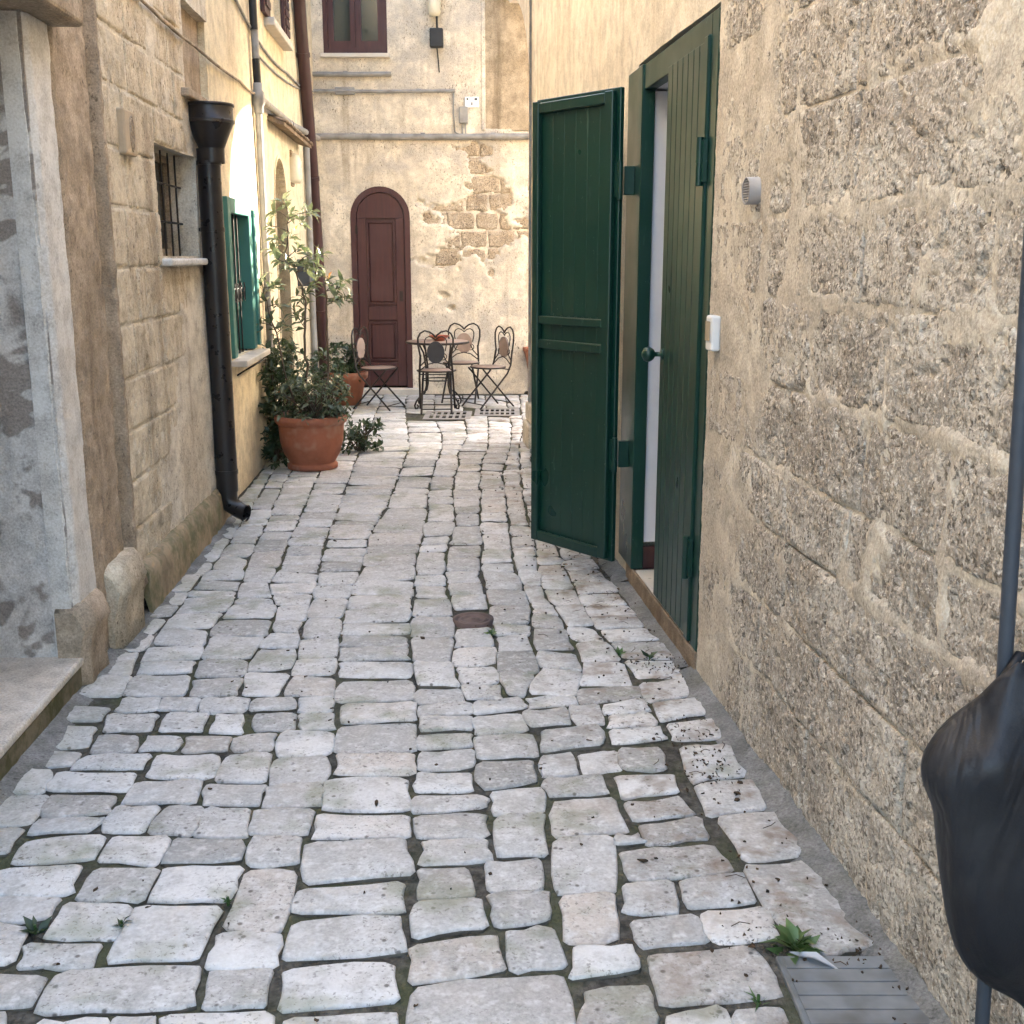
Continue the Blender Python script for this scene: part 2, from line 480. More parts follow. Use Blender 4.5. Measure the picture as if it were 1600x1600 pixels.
M['hole_shade'] = simple('hole_shade_black', (.012, .011, .010), 1.0, .0, var=0)  # near black that stands in for the dark inside the holes
M['pole'] = simple('grey_painted_pole', (.05, .058, .072), .5, .4, var=.06)
M['bark'] = simple('grey_brown_bark', (.14, .105, .075), .85, .2, var=.3, bump=.5)
M['soil'] = simple('potting_soil', (.05, .038, .027), .95, .1, var=.3, bump=.8)
M['rust_brown'] = plaster('rusty_stained_stone', (.30, .23, .165), (.21, .155, .11), (.11, .075, .05), 4, .6, .5, .5)
M['plaque'] = simple('sand_coloured_plaque', (.50, .40, .28), .85, .2, var=.1, bump=.2)
M['leaf'] = leaf_mat('laurel_leaf', (.085, .11, .065), (.22, .24, .15), .27)
M['leaf_dark'] = leaf_mat('dark_ivy_leaf', (.022, .042, .020), (.06, .095, .045))
M['leaf_weed'] = leaf_mat('fresh_weed_leaf', (.07, .135, .04), (.16, .24, .09))
M['leaf_orange'] = leaf_mat('orange_leaf', (.5, .18, .03), (.6, .25, .05))
M['litter'] = simple('dry_leaf_litter', (.10, .066, .042), .85, .2, var=.4)
M['feather'] = simple('grey_feather', (.5, .52, .55), .7, .2)

def moss(name, stone, col, zmid, zr):
    t = NT(name)
    c = t.mix(t.ramp(t.noise(6, 5, .65), (.35, 0), (.68, 1)), stone, tuple(x * .62 for x in stone))
    mo = t.math('ADD', t.math('MULTIPLY', t.noise(5, 3, .7), .65), t.math('MULTIPLY', t.noise(30, 2, .7), .35))
    c = t.mix(t.ramp(mo, (.44, 0), (.60, .8)), c, col)
    return t.done(c, .95, t.bump(t.math('ADD', t.noise(20, 5, .7), t.math('MULTIPLY', t.noise(110, 3), .4)), .6, .012), .1)
M['mossy'] = moss('mossy_plinth_stone', (.40, .31, .205), (.15, .155, .085), 0, 0)
M['step_front'] = moss('mossy_step_riser', (.22, .185, .125), (.075, .078, .035), 0, 0)

def cloth():
    t = NT('black_nylon_cloth')
    w = t.math('ADD', t.noise(1.0, 3, .55, vec=t.scale((7, 7, 2.2)), dist=.9), t.math('MULTIPLY', t.noise(260, 2), .02))
    return t.done(t.mix(t.ramp(t.noise(9, 3), (.45, 0), (.7, .5)), (.011, .011, .014), (.03, .029, .03)), .5, t.bump(w, .5, .05), .4)
M['cloth'] = cloth()

def set_attr(me, name, val):
    a = me.attributes.new(name, 'FLOAT', 'POINT')
    n = len(me.vertices)
    a.data.foreach_set('value', np.full(n, val, np.float32) if np.isscalar(val) else np.asarray(val, np.float32))

# ------------------------------------------------------------------ ground and paving
g = MB(); g.add([(-300, -300, -.09), (300, -300, -.09), (300, 300, -.09), (-300, 300, -.09)], [[0, 1, 2, 3]])
tag(g.build('ground', M['ground']), 'bare packed earth under the alley paving', 'ground', kind='structure')

Yl = np.linspace(-6, 14.5, 300); Xl = np.linspace(-3.4, 6, 150)
xx, yy = np.meshgrid(Xl, Yl)
zz = -.0125 + .0045 * fbm(xx, yy, 5, 4, 3)
idx = np.arange(xx.size).reshape(xx.shape)
me = np_mesh('cobblestone_paving', np.stack([xx, yy, zz], -1).reshape(-1, 3),
             np.stack([idx[:-1, :-1], idx[:-1, 1:], idx[1:, 1:], idx[1:, :-1]], -1).reshape(-1, 4))
paving = tag(mesh_obj('cobblestone_paving', me, M['joint']), 'worn pale limestone cobbles with mossy dark joints', 'paving', kind='structure')

# stones of the near ground, corner by corner as the photograph shows them
NEAR = """10 1198 84 1203 65 1238 -12 1238|92 1206 211 1207 196 1237 73 1236|-30 1240 77 1240 48 1288 -45 1290|82 1239 185 1243 170 1272 60 1276
62 1278 165 1277 145 1298 42 1303|213 1221 318 1216 305 1255 190 1256|182 1260 252 1260 225 1300 155 1296|258 1260 320 1261 298 1305 231 1299
322 1262 391 1263 382 1307 303 1304|-45 1292 38 1292 15 1330 -70 1332|45 1315 163 1304 143 1342 18 1350|178 1304 266 1304 245 1351 152 1344
272 1312 383 1311 375 1345 252 1350|5 1357 130 1350 115 1393 -15 1396|150 1355 250 1357 224 1408 116 1406|255 1354 381 1352 360 1403 232 1407
-25 1400 97 1397 75 1433 -45 1438|100 1412 208 1412 181 1465 62 1468|38 1474 158 1471 140 1511 24 1508|220 1413 350 1418 307 1500 162 1500
388 1356 465 1357 440 1453 350 1451|-50 1443 45 1443 15 1505 -75 1507|340 1458 434 1457 430 1508 318 1510|-70 1513 72 1521 45 1572 -90 1576
88 1517 312 1507 300 1573 55 1582|325 1513 428 1512 418 1570 316 1575|60 1592 175 1588 150 1650 20 1655|180 1588 245 1584 225 1650 155 1652|255 1580 425 1577 418 1655 235 1655|-60 1585 12 1580 -5 1640 -90 1640
425 1183 512 1180 508 1220 421 1224|418 1227 502 1222 502 1257 408 1261|396 1264 492 1264 482 1303 386 1302|390 1307 471 1305 469 1347 384 1351
508 1216 640 1214 642 1266 506 1265|497 1270 640 1272 642 1305 490 1310|480 1315 632 1310 650 1366 473 1378|465 1388 633 1375 633 1425 458 1426
452 1440 628 1427 637 1487 438 1496|445 1511 612 1500 628 1561 429 1577|445 1590 617 1578 625 1650 430 1665
653 1205 740 1204 740 1232 648 1237|648 1241 758 1240 758 1258 648 1269|650 1275 757 1270 760 1304 652 1308|662 1312 762 1308 768 1345 657 1352
653 1356 730 1353 742 1396 651 1403|648 1408 748 1402 762 1447 645 1468|641 1476 778 1460 793 1515 638 1533|640 1541 878 1515 910 1640 636 1660
755 1345 845 1340 853 1387 765 1392|762 1396 858 1392 858 1435 775 1447|790 1451 868 1447 888 1505 800 1515|744 1191 834 1187 841 1220 751 1231
764 1236 850 1226 852 1264 770 1272|772 1276 850 1268 857 1336 778 1339|852 1215 940 1210 953 1240 862 1246|860 1250 962 1244 985 1298 863 1303
865 1307 960 1304 966 1391 865 1394|872 1400 960 1394 970 1465 884 1472|897 1481 985 1478 1000 1510 892 1530|914 1545 1014 1534 1028 1590 1005 1625 918 1625 905 1590
960 1209 1055 1208 1061 1236 972 1245|978 1252 1065 1242 1085 1274 990 1284|998 1287 1095 1277 1108 1306 1010 1318|962 1305 1000 1304 1008 1316 963 1318
970 1327 1115 1318 1150 1360 985 1373|972 1380 1048 1375 1058 1425 975 1423|1062 1373 1160 1362 1183 1408 1077 1417|984 1435 1088 1427 1107 1468 1000 1478
1096 1420 1195 1415 1215 1460 1115 1472|1012 1487 1175 1472 1202 1500 1228 1555 1035 1570|1045 1585 1130 1573 1150 1640 1030 1650|1142 1577 1225 1570 1262 1640 1155 1650
1090 1225 1179 1217 1201 1262 1105 1275|1119 1278 1224 1267 1256 1334 1160 1347|1160 1350 1265 1341 1340 1430 1372 1478 1300 1497 1224 1455|1060 1165 1137 1161 1166 1208 1078 1220
1000 1066 1075 1056 1089 1080 1012 1094|1020 1098 1097 1087 1103 1113 1031 1127|1041 1131 1119 1120 1131 1150 1053 1156
941 1101 1006 1090 1014 1108 947 1114|950 1116 1016 1111 1027 1131 953 1134|953 1139 1031 1134 1042 1153 956 1162|969 1169 1031 1166 1042 1200 975 1200
900 1076 997 1070 1003 1087 909 1098|887 1103 934 1100 945 1130 900 1133|847 1142 937 1134 942 1162 847 1175|844 1178 897 1173 905 1207 844 1211|901 1173 966 1168 972 1200 909 1207
823 1088 895 1079 903 1098 828 1105|816 1112 887 1106 894 1133 831 1137|738 1097 816 1087 823 1105 740 1117|740 1120 813 1115 822 1141 742 1148|744 1151 833 1145 842 1182 746 1188
655 1101 735 1098 737 1115 655 1117|656 1120 737 1119 739 1140 656 1143|655 1147 737 1144 741 1165 655 1170|655 1175 741 1171 743 1198 655 1202
534 1097 650 1096 651 1125 535 1129|526 1135 646 1129 647 1172 526 1175|525 1179 646 1177 648 1210 522 1211|467 1114 522 1112 522 1136 467 1138|437 1141 519 1141 515 1177 433 1180
364 1149 430 1143 426 1170 362 1172|291 1147 360 1148 352 1170 283 1173|230 1147 282 1147 272 1170 216 1172|160 1146 217 1147 210 1173 141 1176
398 1113 460 1113 460 1138 398 1140|337 1114 382 1114 380 1142 325 1143|260 1114 328 1114 317 1142 250 1142|170 1115 249 1115 235 1142 163 1143|80 1129 152 1133 135 1165 50 1167|45 1170 125 1172 108 1193 22 1196
245 1177 343 1176 330 1215 227 1212|135 1178 240 1178 221 1203 107 1201|356 1177 422 1174 414 1220 334 1220|322 1225 414 1225 405 1258 315 1257
195 1090 251 1090 244 1110 178 1112|252 1091 312 1090 305 1110 245 1110|318 1090 390 1090 380 1111 311 1110|397 1090 460 1090 457 1108 388 1110|465 1088 522 1086 522 1110 465 1112|105 1102 172 1105 155 1126 85 1126"""
polys = []
for q in NEAR.replace('\n', '|').split('|'):
    v = [float(x) for x in q.split()]
    polys.append([gnd(v[i], v[i + 1]) for i in range(0, len(v), 2)])

# long joints beyond that (photograph y -> x), turned into ground lines
KJ = [
    "1087:118 1050:147 1030:160 1000:178 965:207 930:235 870:300 842:322 812:349 775:378 740:405 700:432 650:470 622:498",
    "1087:190 1060:207 1017:225 985:247 955:275 930:292 905:312 874:338 842:360 800:388 760:412 700:450 650:485 622:510",
    "1087:294 1057:300 1025:312 1000:322 980:332 950:355 927:372 900:378 870:390 842:405 812:418 790:428 756:442 700:480 650:515 622:535",
    "1087:374 1045:381 1017:397 1000:415 985:425 945:433 912:420 880:440 842:452 812:466 794:475 756:490 700:520 650:548 622:565",
    "1087:437 1062:450 1040:460 1012:467 987:470 957:482 925:490 906:496 880:500 842:510 812:522 790:530 756:542 719:556 690:568 650:585 622:596",
    "1087:525 1019:527 947:540 910:555 880:568 835:577 792:604 756:618 716:632 700:639 670:638 656:634 622:634",
    "1087:652 1000:639 932:647 876:649 832:662 800:668 756:671 736:678 716:684 700:691 680:690 654:680 622:678",
    "1087:730 1050:710 1012:707 995:712 950:707 925:700 900:695 880:694 850:701 820:711 772:707 740:710 724:719 710:714 684:730 668:728 640:724 622:722",
    "1087:790 1050:775 1020:777 982:770 945:765 910:754 880:750 850:754 812:750 750:750 724:752 700:762 668:764 640:760 622:758",
    "1087:824 1047:843 1022:840 994:826 956:833 925:822 887:804 850:799 820:795 775:790 740:785 700:796 668:800 622:790",
    "1070:898 1056:915 1025:905 1000:893 984:887 950:868 925:850 906:845 870:838 840:835 800:822 760:815 720:812 690:812 668:818 622:812",
    "1072:997 1050:987 1025:968 1000:948 969:923 953:916 934:906 906:894 880:880 850:868 800:846 760:838 700:828 668:830 622:826",
    "1052:1070 1025:1060 990:1020 956:992 919:963 900:948 870:925 840:908 800:886 760:868 720:850 690:838 668:845 622:848"]
KL = []
for s in KJ:
    p_ = [tuple(map(float, k.split(':'))) for k in s.split()]
    gp = sorted([gnd(x, y)[::-1] for y, x in p_])          # (Y, X)
    KL.append((np.array([q[0] for q in gp]), np.array([q[1] for q in gp])))
Y_NEAR = [min(gnd(*q)[1] for q in [(300, 1087)]), 0]
CROSS = {5: [1094, 1059, 1031, 1010, 990, 972, 950, 929, 907, 885, 863, 850, 831, 812, 792, 771]}
for i in range(len(KL) - 1):
    (ya, xa), (yb, xb) = KL[i], KL[i + 1]
    y0 = gnd(600, {6: 1098, 7: 1094, 8: 1086, 9: 1086, 10: 1070, 11: 1058}.get(i, 1088))[1]
    yend = 13.3
    cuts = [y0]
    if i in CROSS: cuts = [gnd(600, v)[1] for v in CROSS[i]]
    while cuts[-1] < yend - .12:
        wdt = abs(np.interp(cuts[-1], yb, xb) - np.interp(cuts[-1], ya, xa))
        cuts.append(cuts[-1] + min(max(random.gauss(.19, .04), .12), .30) * (1.25 if wdt < .2 else 1.0))
    for c0, c1 in zip(cuts[:-1], cuts[1:]):
        w0 = np.interp(c0, yb, xb) - np.interp(c0, ya, xa); w1 = np.interp(c1, yb, xb) - np.interp(c1, ya, xa)
        if min(w0, w1) < .06: continue
        gp = random.uniform(.005, .011); gq = random.uniform(.0055, .0105); tl = random.gauss(0, .012)
        P = [(np.interp(c0 + gq, ya, xa) + gp, c0 + gq - tl), (np.interp(c0 + gq, yb, xb) - gp, c0 + gq + tl),
             (np.interp(c1 - gq, yb, xb) - gp, c1 - gq + tl), (np.interp(c1 - gq, ya, xa) + gp, c1 - gq - tl)]
        tl2 = 0
        if max(w0, w1) > .42:                # two stones side by side
            f_ = random.uniform(.4, .6)
            m0 = (P[0][0] + (P[1][0] - P[0][0]) * f_, P[0][1] * .5 + P[1][1] * .5); m1 = (P[3][0] + (P[2][0] - P[3][0]) * f_, P[2][1] * .5 + P[3][1] * .5)
            polys.append([P[0], (m0[0] - .006, m0[1]), (m1[0] - .006, m1[1]), P[3]])
            polys.append([(m0[0] + .006, m0[1]), P[1], P[2], (m1[0] + .006, m1[1])])
        else: polys.append(P)
# the side street under the arch and the strip of alley behind the viewer
yy_ = 9.95
while yy_ < 13.3:
    hgt = random.uniform(.16, .24); xx_ = max(.30, .26 + (13.5 - yy_) * .02)
    while xx_ < 3.2:
        w_ = random.uniform(.2, .36)
        polys.append([(xx_, yy_), (xx_ + w_ - .012, yy_), (xx_ + w_ - .012, yy_ + hgt - .012), (xx_, yy_ + hgt - .012)]); xx_ += w_
    yy_ += hgt
yy_ = -2.0
while yy_ < 1.75:
    hgt = random.uniform(.18, .26); xx_ = -1.42 + random.uniform(0, .1)
    while xx_ < .72:
        w_ = random.uniform(.22, .4)
        polys.append([(xx_, yy_), (xx_ + w_ - .02, yy_), (xx_ + w_ - .02, yy_ + hgt - .02), (xx_, yy_ + hgt - .02)]); xx_ += w_
    yy_ += hgt

def stone_geo(P, fine):
    """rounded, uneven outline and a slightly domed top; local to its centre"""
    P = np.array(P, float); c = P.mean(0); P = P - c
    if np.sum(P[:, 0] * np.roll(P[:, 1], -1) - np.roll(P[:, 0], -1) * P[:, 1]) < 0: P = P[::-1]
    k = len(P); R = []
    for i in range(k):
        a, b = P[i], P[(i + 1) % k]
        cut = random.uniform(.05, .11)
        sub = (cut, .36, .64, 1 - cut) if fine else (cut + .02, .5, .98 - cut)
        e = b - a; nrm = np.array([e[1], -e[0]]) / (np.linalg.norm(e) + 1e-6)
        bow = random.uniform(-.008, .010)
        for t_ in sub: R.append(a + e * t_ + nrm * (bow * math.sin(PI * t_) + random.gauss(0, .0035)))
    R = np.array(R); n = len(R); R = R * (1 + .0042 / np.maximum(np.linalg.norm(R, axis=1, keepdims=True), .05))
    tx, ty = random.gauss(0, .014), random.gauss(0, .014); top = random.gauss(0, .003)
    size = math.sqrt(abs(np.sum(P[:, 0] * np.roll(P[:, 1], -1) - np.roll(P[:, 0], -1) * P[:, 1])) / 2)
    ins = min(.009, size * .05)
    V = []; F = []
    rad = np.linalg.norm(R, axis=1, keepdims=True)
    for shr, z in ((-.001, -.05), (.0, -.0085), (ins * .40, -.0022), (ins * 1.1, .0)):
        r_ = R * (1 - shr / np.maximum(rad, .03))
        for q in r_:
            V.append((q[0], q[1], z + top + tx * q[0] + ty * q[1] + (random.gauss(0, .0012) if z > -.01 else 0)))
    V.append((0, 0, .0005 + top))
    for l in range(3):
        for i in range(n):
            j = (i + 1) % n; F.append((l * n + i, l * n + j, (l + 1) * n + j, (l + 1) * n + i))
    for i in range(n): F.append((3 * n + i, 3 * n + (i + 1) % n, 4 * n))
    return c, V, F
def flanks(me, nv):
    # the buried sides of a stone are caked with soil
    n_ = (nv - 1) // 4; me.materials.append(M['flank'])
    me.polygons.foreach_set('material_index', [1 if i < n_ else 0 for i in range(len(me.polygons))])
def px_area(P):
    P = np.array(P); d = max(P[:, 1].mean(), .2)
    if P[:, 1].mean() < 1.85 or abs(P[:, 0].mean()) > d * .47 + .1: return 0
    if P[:, 0].mean() > .2 and P[:, 1].mean() > 9.9: return 0
    a = abs(np.sum(P[:, 0] * np.roll(P[:, 1], -1) - np.roll(P[:, 0], -1) * P[:, 1])) / 2
    return a / d ** 3
def blocked(P):                       # room for the grates, the drain cover, the small iron cover and the walls
    c = np.array(P).mean(0)
    if abs(c[0] + .175) < .085 and abs(c[1] - 4.85) < .10: return True
    if c[0] > .60 and c[1] < 2.34: return True
    if 11.18 < c[1] < 11.88 and -.95 < c[0] < -.38: return True
    if 11.43 < c[1] < 12.12 and -.45 < c[0] < .14: return True
    return False
polys = [P for P in polys if not blocked(P)]
order = sorted(range(len(polys)), key=lambda i: -px_area(polys[i]))
rest = MB(); rt_, rw_, rm_ = [], [], []
for rank, i in enumerate(order):
    c, V, F = stone_geo(polys[i], rank < 300)
    tint = min(max(random.gauss(.42, .26), 0), 1); warm = max(0, random.gauss(-.12, .3))
    if rank < 300:
        me = bpy.data.meshes.new('paving_stone'); me.from_pydata(V, [], F)
        me.polygons.foreach_set('use_smooth', [True] * len(F)); me.update()
        set_attr(me, 'tint', tint); set_attr(me, 'warm', warm)
        o = mesh_obj('paving_stone', me, M['cobble'], paving); flanks(me, len(V)); o.location = (c[0], c[1], 0)
    else:
        rest.add([(v[0] + c[0], v[1] + c[1], v[2]) for v in V], F, True); n_ = (len(V) - 1) // 4; rm_ += [1] * n_ + [0] * (len(F) - n_)
        rt_ += [tint] * len(V); rw_ += [warm] * len(V)
o = rest.build('distant_paving_stones', M['cobble'], paving); o['kind'] = 'stuff'
o.data.materials.append(M['flank']); o.data.polygons.foreach_set('material_index', rm_)
set_attr(o.data, 'tint', rt_); set_attr(o.data, 'warm', rw_)

# cement fillets where the paving meets the walls
def fillet(F, a0, a1, w, h_, name, seed, parent=None):
    A = np.arange(a0, a1, .04); pr = [(.0, 1.0), (.3, .55), (.65, .12), (1.0, -.55)]
    V = []; Q = []
    for i, a in enumerate(A):
        ww = w * (1 + .35 * float(fbm(a, seed, 4, 3, seed))); hh = h_ * (1 + .4 * float(fbm(a, seed + 5, 5, 3, seed)))
        for t_, z_ in pr: V.append(F(a, -.02 + t_ * (ww + .02), z_ * hh - .006 + .006 * float(fbm(a, t_, 22, 2, seed))))
        V.append(F(a, ww + .01, -.06))
    k = len(pr) + 1
    for i in range(len(A) - 1):
        for j in range(k - 1): Q.append((i * k + j, i * k + j + 1, (i + 1) * k + j + 1, (i + 1) * k + j))
    mb = MB(); mb.add(V, Q, True)
    return tag(mb.build(name, M['cement'], parent), kind=None)
tag(fillet(RW, 1.3, 4.25, .105, .035, 'cement_fillet', 3), 'rough grey cement strip along the foot of the shelly stone wall', 'kerb', kind='structure')
tag(fillet(RW, 5.45, 9.9, .10, .03, 'cement_fillet', 9), 'grey cement strip at the wall foot beyond the green door', 'kerb', kind='structure')
tag(fillet(RW, 4.25, 5.45, .10, .02, 'cement_fillet', 29), 'grey cement strip below the marble door sill', 'kerb', kind='structure')
tag(fillet(LW, 2.2, 4.45, .14, .035, 'cement_fillet', 14), 'damp greenish cement strip along the foot of the door step', 'kerb', kind='structure')
tag(fillet(LW, 4.45, 7.2, .17, .03, 'cement_fillet', 21), 'pale cement strip along the mossy plinth', 'kerb', kind='structure')

# ------------------------------------------------------------------ RIGHT HOUSE (shelly stone, green door)
rh = thing('stone_house', 'old house of rough shelly limestone blocks with a dark green double door', 'house', (.8, 4.0, 0))
DZ0, DZ1 = .10, 2.36
body = MB()
body.box(RW, -1.2, 4.17, -.5, -.05, -.05, 5.3)
body.box(RW, 4.17, 5.52, -.5, -.05, 2.46, 5.3)
body.box(RW, 5.52, 9.82, -.5, -.05, -.05, 5.3)
body.box(RW, -1.2, 9.82, -3.2, -2.9, -.05, 5.3)
body.box(RW, -1.2, 9.82, -3.2, -.05, 5.3, 5.5)
body.box(RW, 9.55, 9.82, -2.9, -.5, -.05, 5.3)
body.box(RW, -1.2, -.9, -2.9, -.5, -.05, 5.3)
rwall = body.build('wall', M['r_plaster'], rh)
COURSES = [(-.03, .28, [1.45, 2.0, 2.55, 3.0, 3.6, 4.13]), (.28, .52, [1.45, 1.9, 2.4, 2.95, 3.45, 4.13]), (.52, .77, [1.45, 2.05, 2.72, 3.25, 3.7, 4.13]),
           (.77, .97, [1.45, 1.75, 2.29, 2.8, 3.27, 3.75, 4.13]), (.97, 1.22, [1.45, 2.3, 2.75, 3.3, 3.75, 4.13]), (1.22, 1.48, [1.45, 1.95, 2.65, 3.15, 3.6, 4.13]),
           (1.48, 1.72, [1.45, 2.2, 2.83, 3.3, 3.62, 4.13]), (1.72, 2.0, [1.45, 2.1, 2.9, 3.36, 3.8, 4.13]), (2.0, 2.27, [1.45, 1.9, 2.5, 2.95, 3.5, 4.13]), (2.27, 2.55, [1.45, 2.1, 2.7, 3.2, 3.65, 4.13])]
def r_rough(a, z, s=0):
    d = .010 * fbm(a, z, 5, 3, 40 + s) + .007 * fbm(a, z, 26, 4, 50 + s, .62)
    p_ = fbm(a, z, 34, 3, 60 + s)
    return d * .62 - .010 * sstep(.2, .6, p_) + .0025 * fbm(a, z, 60, 2, 66 + s)
for ci, (z0, z1, ys) in enumerate(COURSES):
    for bi, (y0, y1) in enumerate(zip(ys[:-1], ys[1:])):
        res = .0085
        A = np.linspace(y0 + .004, y1 - .004, max(4, int((y1 - y0) / res))); Z = np.linspace(z0 + .004, z1 - .004, max(4, int((z1 - z0) / res)))
        off = random.uniform(-.004, .003)
        sd_ = ci * 10 + bi
        def dsp(a, z, y0=y0, y1=y1, z0=z0, z1=z1, off=off, sd_=sd_):
            e = np.minimum(np.minimum(a - y0, y1 - a), np.minimum(z - z0, z1 - z)) + .014 * fbm(a, z, 9, 3, sd_)
            return off + r_rough(a, z) - .010 * (1 - sstep(-.004, .016, e))
        o = sheet('stone_block', RW, A, Z, dsp, M['r_stone'], rwall, skirt=.06)
        set_attr(o.data, 'tint', random.random())
def seams(a, z):
    d = np.full(a.shape, 9.0)
    for z0, z1, ys in COURSES:
        d = np.minimum(d, np.abs(z - z0 - .012 * fbm(a, z, 3, 2, 5)))
        inside = (z > z0 - .02) & (z < z1 + .02)
        for y in ys: d = np.where(inside, np.minimum(d, np.abs(a - y - .012 * fbm(a, z, 4, 2, 6))), d)
    return d
def mortar_d(a, z):
    s_ = seams(a, z) + .018 * fbm(a, z, 14, 3, 70)
    m = .0105 * (1 - sstep(.004, .045, s_)) * sstep(-.25, .45, fbm(a, z, 1.9, 3, 72)) - .012
    m = m + .018 * sstep(.14, .48, fbm(a, z * 1.25, 1.9, 5, 71, .68)) * sstep(.1, .75, z) + .0045 * fbm(a, z, 13, 4, 75, .6)
    m = m + .016 * sstep(3.50, 3.98, a + .16 * fbm(a, z, 5, 4, 77)) + .006 * sstep(1.4, 2.3, z) * sstep(2.6, 3.5, a)
    wv = .05 * fbm(a, z, 5, 5, 83, .65); wv2 = .045 * fbm(a, z, 6, 5, 84, .65)
    for z0, a0, a1, w_ in ((.775, 2.0, 2.78, .035), (1.215, 2.15, 3.1, .03), (1.70, 2.0, 3.3, .045), (1.47, 2.5, 3.4, .035), (.70, 3.2, 3.7, .03), (.97, 2.9, 3.5, .03), (2.03, 2.2, 2.9, .02)):
        m = m + .0085 * (1 - sstep(w_ - .03, w_ + .02, np.abs(z - z0 + wv))) * sstep(a0 - .08, a0 + .08, a + wv2) * (1 - sstep(a1 - .08, a1 + .08, a + wv2))
    for a0, z0, z1, w_ in ((2.86, 1.5, 2.12, .035), (3.33, 1.2, 2.1, .035), (2.29, .80, 1.15, .03), (2.66, 1.1, 1.4, .03), (3.28, .62, 1.0, .03), (2.73, .42, .72, .02), (3.6, 1.0, 2.3, .05)):
        m = m + .0085 * (1 - sstep(w_ - .03, w_ + .02, np.abs(a - a0 + wv2))) * sstep(z0 - .06, z0 + .06, z + wv) * (1 - sstep(z1 - .06, z1 + .06, z + wv))
    m = m + .0020 * fbm(a, z, 45, 3, 79)
    return np.minimum(m, .0015 + .004 * fbm(a, z, 5, 4, 80)) + .0018 * fbm(a, z, 60, 2, 81)
sheet('mortar', RW, lines(1.45, 4.17, .0085), lines(-.05, 2.55, .0085), mortar_d, M['r_mortar'], rwall)
def soft(amp, sc_=1.5, seed=0):
    return lambda a, z: amp * fbm(a, z, sc_, 4, seed) + amp * .35 * fbm(a, z, sc_ * 8, 3, seed + 9)
sheet('plaster', RW, lines(1.45, 4.17, .03), lines(2.55, 5.3, .03), soft(.010, 1.2, 90), M['r_plaster'], rwall)
sheet('plaster', RW, lines(4.17, 9.84, .03, 5.52), lines(-.05, 5.3, .03, 2.46), soft(.010, 1.2, 90), M['r_plaster'], rwall, rect_hole((4.17, 5.52, -1, 2.46)))
sheet('plaster', RW, lines(-1.2, 1.45, .05), lines(-.05, 5.3, .05), soft(.012, 1.2, 95), M['r_mortar'], rwall)
sheet('plaster', lambda a, n, z: (a, 9.82 + n, z), lines(.14, 3.4, .05), lines(-.05, 5.3, .05), soft(.01, 1.2, 97), M['r_plaster'], rwall)
# foot of the far corner: worn stone
cs = MB()
for k, (h0, h1, w_) in enumerate(((-.03, .20, .06), (.20, .36, .035))):
    cs.box(RW, 9.45, 9.88 + .01 * k, -.3, w_, h0, h1, .02, 2)
cs.build('corner_stone', M['r_mortar'], rwall)
# arch over the side street, in line with the wall
ac_, ah_, sp_, ri_ = 11.69, 1.84, 2.68, 1.28
ap = [(ac_ - ah_ * math.cos(PI * k / 24), sp_ + ri_ * math.sin(PI * k / 24)) for k in range(12)] + [(ac_ - .1 + k * .24, sp_ + ri_ + .09 * k) for k in range(9)]
arch = MB()
V = []; Fq = []
for n_ in (0.0, -.62):
    for a, z in ap: V.append(RW(a, n_, z))
    for a, z in ap: V.append(RW(a, n_, 6.0))
k = len(ap)
for i in range(k - 1):
    Fq += [(i, i + 1, k + i + 1, k + i), (2 * k + i, 3 * k + i, 3 * k + i + 1, 2 * k + i + 1), (i, 2 * k + i, 2 * k + i + 1, i + 1), (k + i, k + i + 1, 3 * k + i + 1, 3 * k + i)]
Fq += [(0, k, 3 * k, 2 * k), (k - 1, 3 * k - 1, 4 * k - 1, 2 * k - 1)]
arch.add(V, Fq)
arch.build('street_arch', M['r_plaster'], rh)

# doorway
df = MB()
df.box(RW, 5.37, 5.69, -.045, .016, .09, 2.44, .004)
df.box(RW, 4.17, 4.26, -.045, .006, .09, 2.44, .004)
df.box(RW, 4.26, 5.37, -.045, .006, 2.33, 2.44, .004)
df.build('door_frame', M['green'], rh)
rev = MB()
rev.box(RW, 5.40, 5.53, -1.6, -.046, .22, 2.33)
rev.box(RW, 4.12, 5.53, -1.6, -.046, 2.34, 2.42)
rev.box(RW, 4.10, 4.20, -1.6, -.046, .08, 2.33)
rev.box(RW, 4.0, 5.7, -1.75, -1.61, .08, 2.42)
rev.build('inner_wall', M['in_white'], rh)
sk_ = MB(); sk_.box(RW, 5.385, 5.40, -1.6, -.047, .085, .20); sk_.build('skirting', M['maroon'], rh)
sl = MB(); sl.box(RW, 4.26, 5.365, -1.6, -.006, .055, .088, .004, 2); sl.build('door_sill', M['marble'], rh)
rs = MB(); rs.box(RW, 4.17, 5.52, -.004, .010, -.05, .089, .004); rs.build('sill_riser', M['rust_brown'], rh)
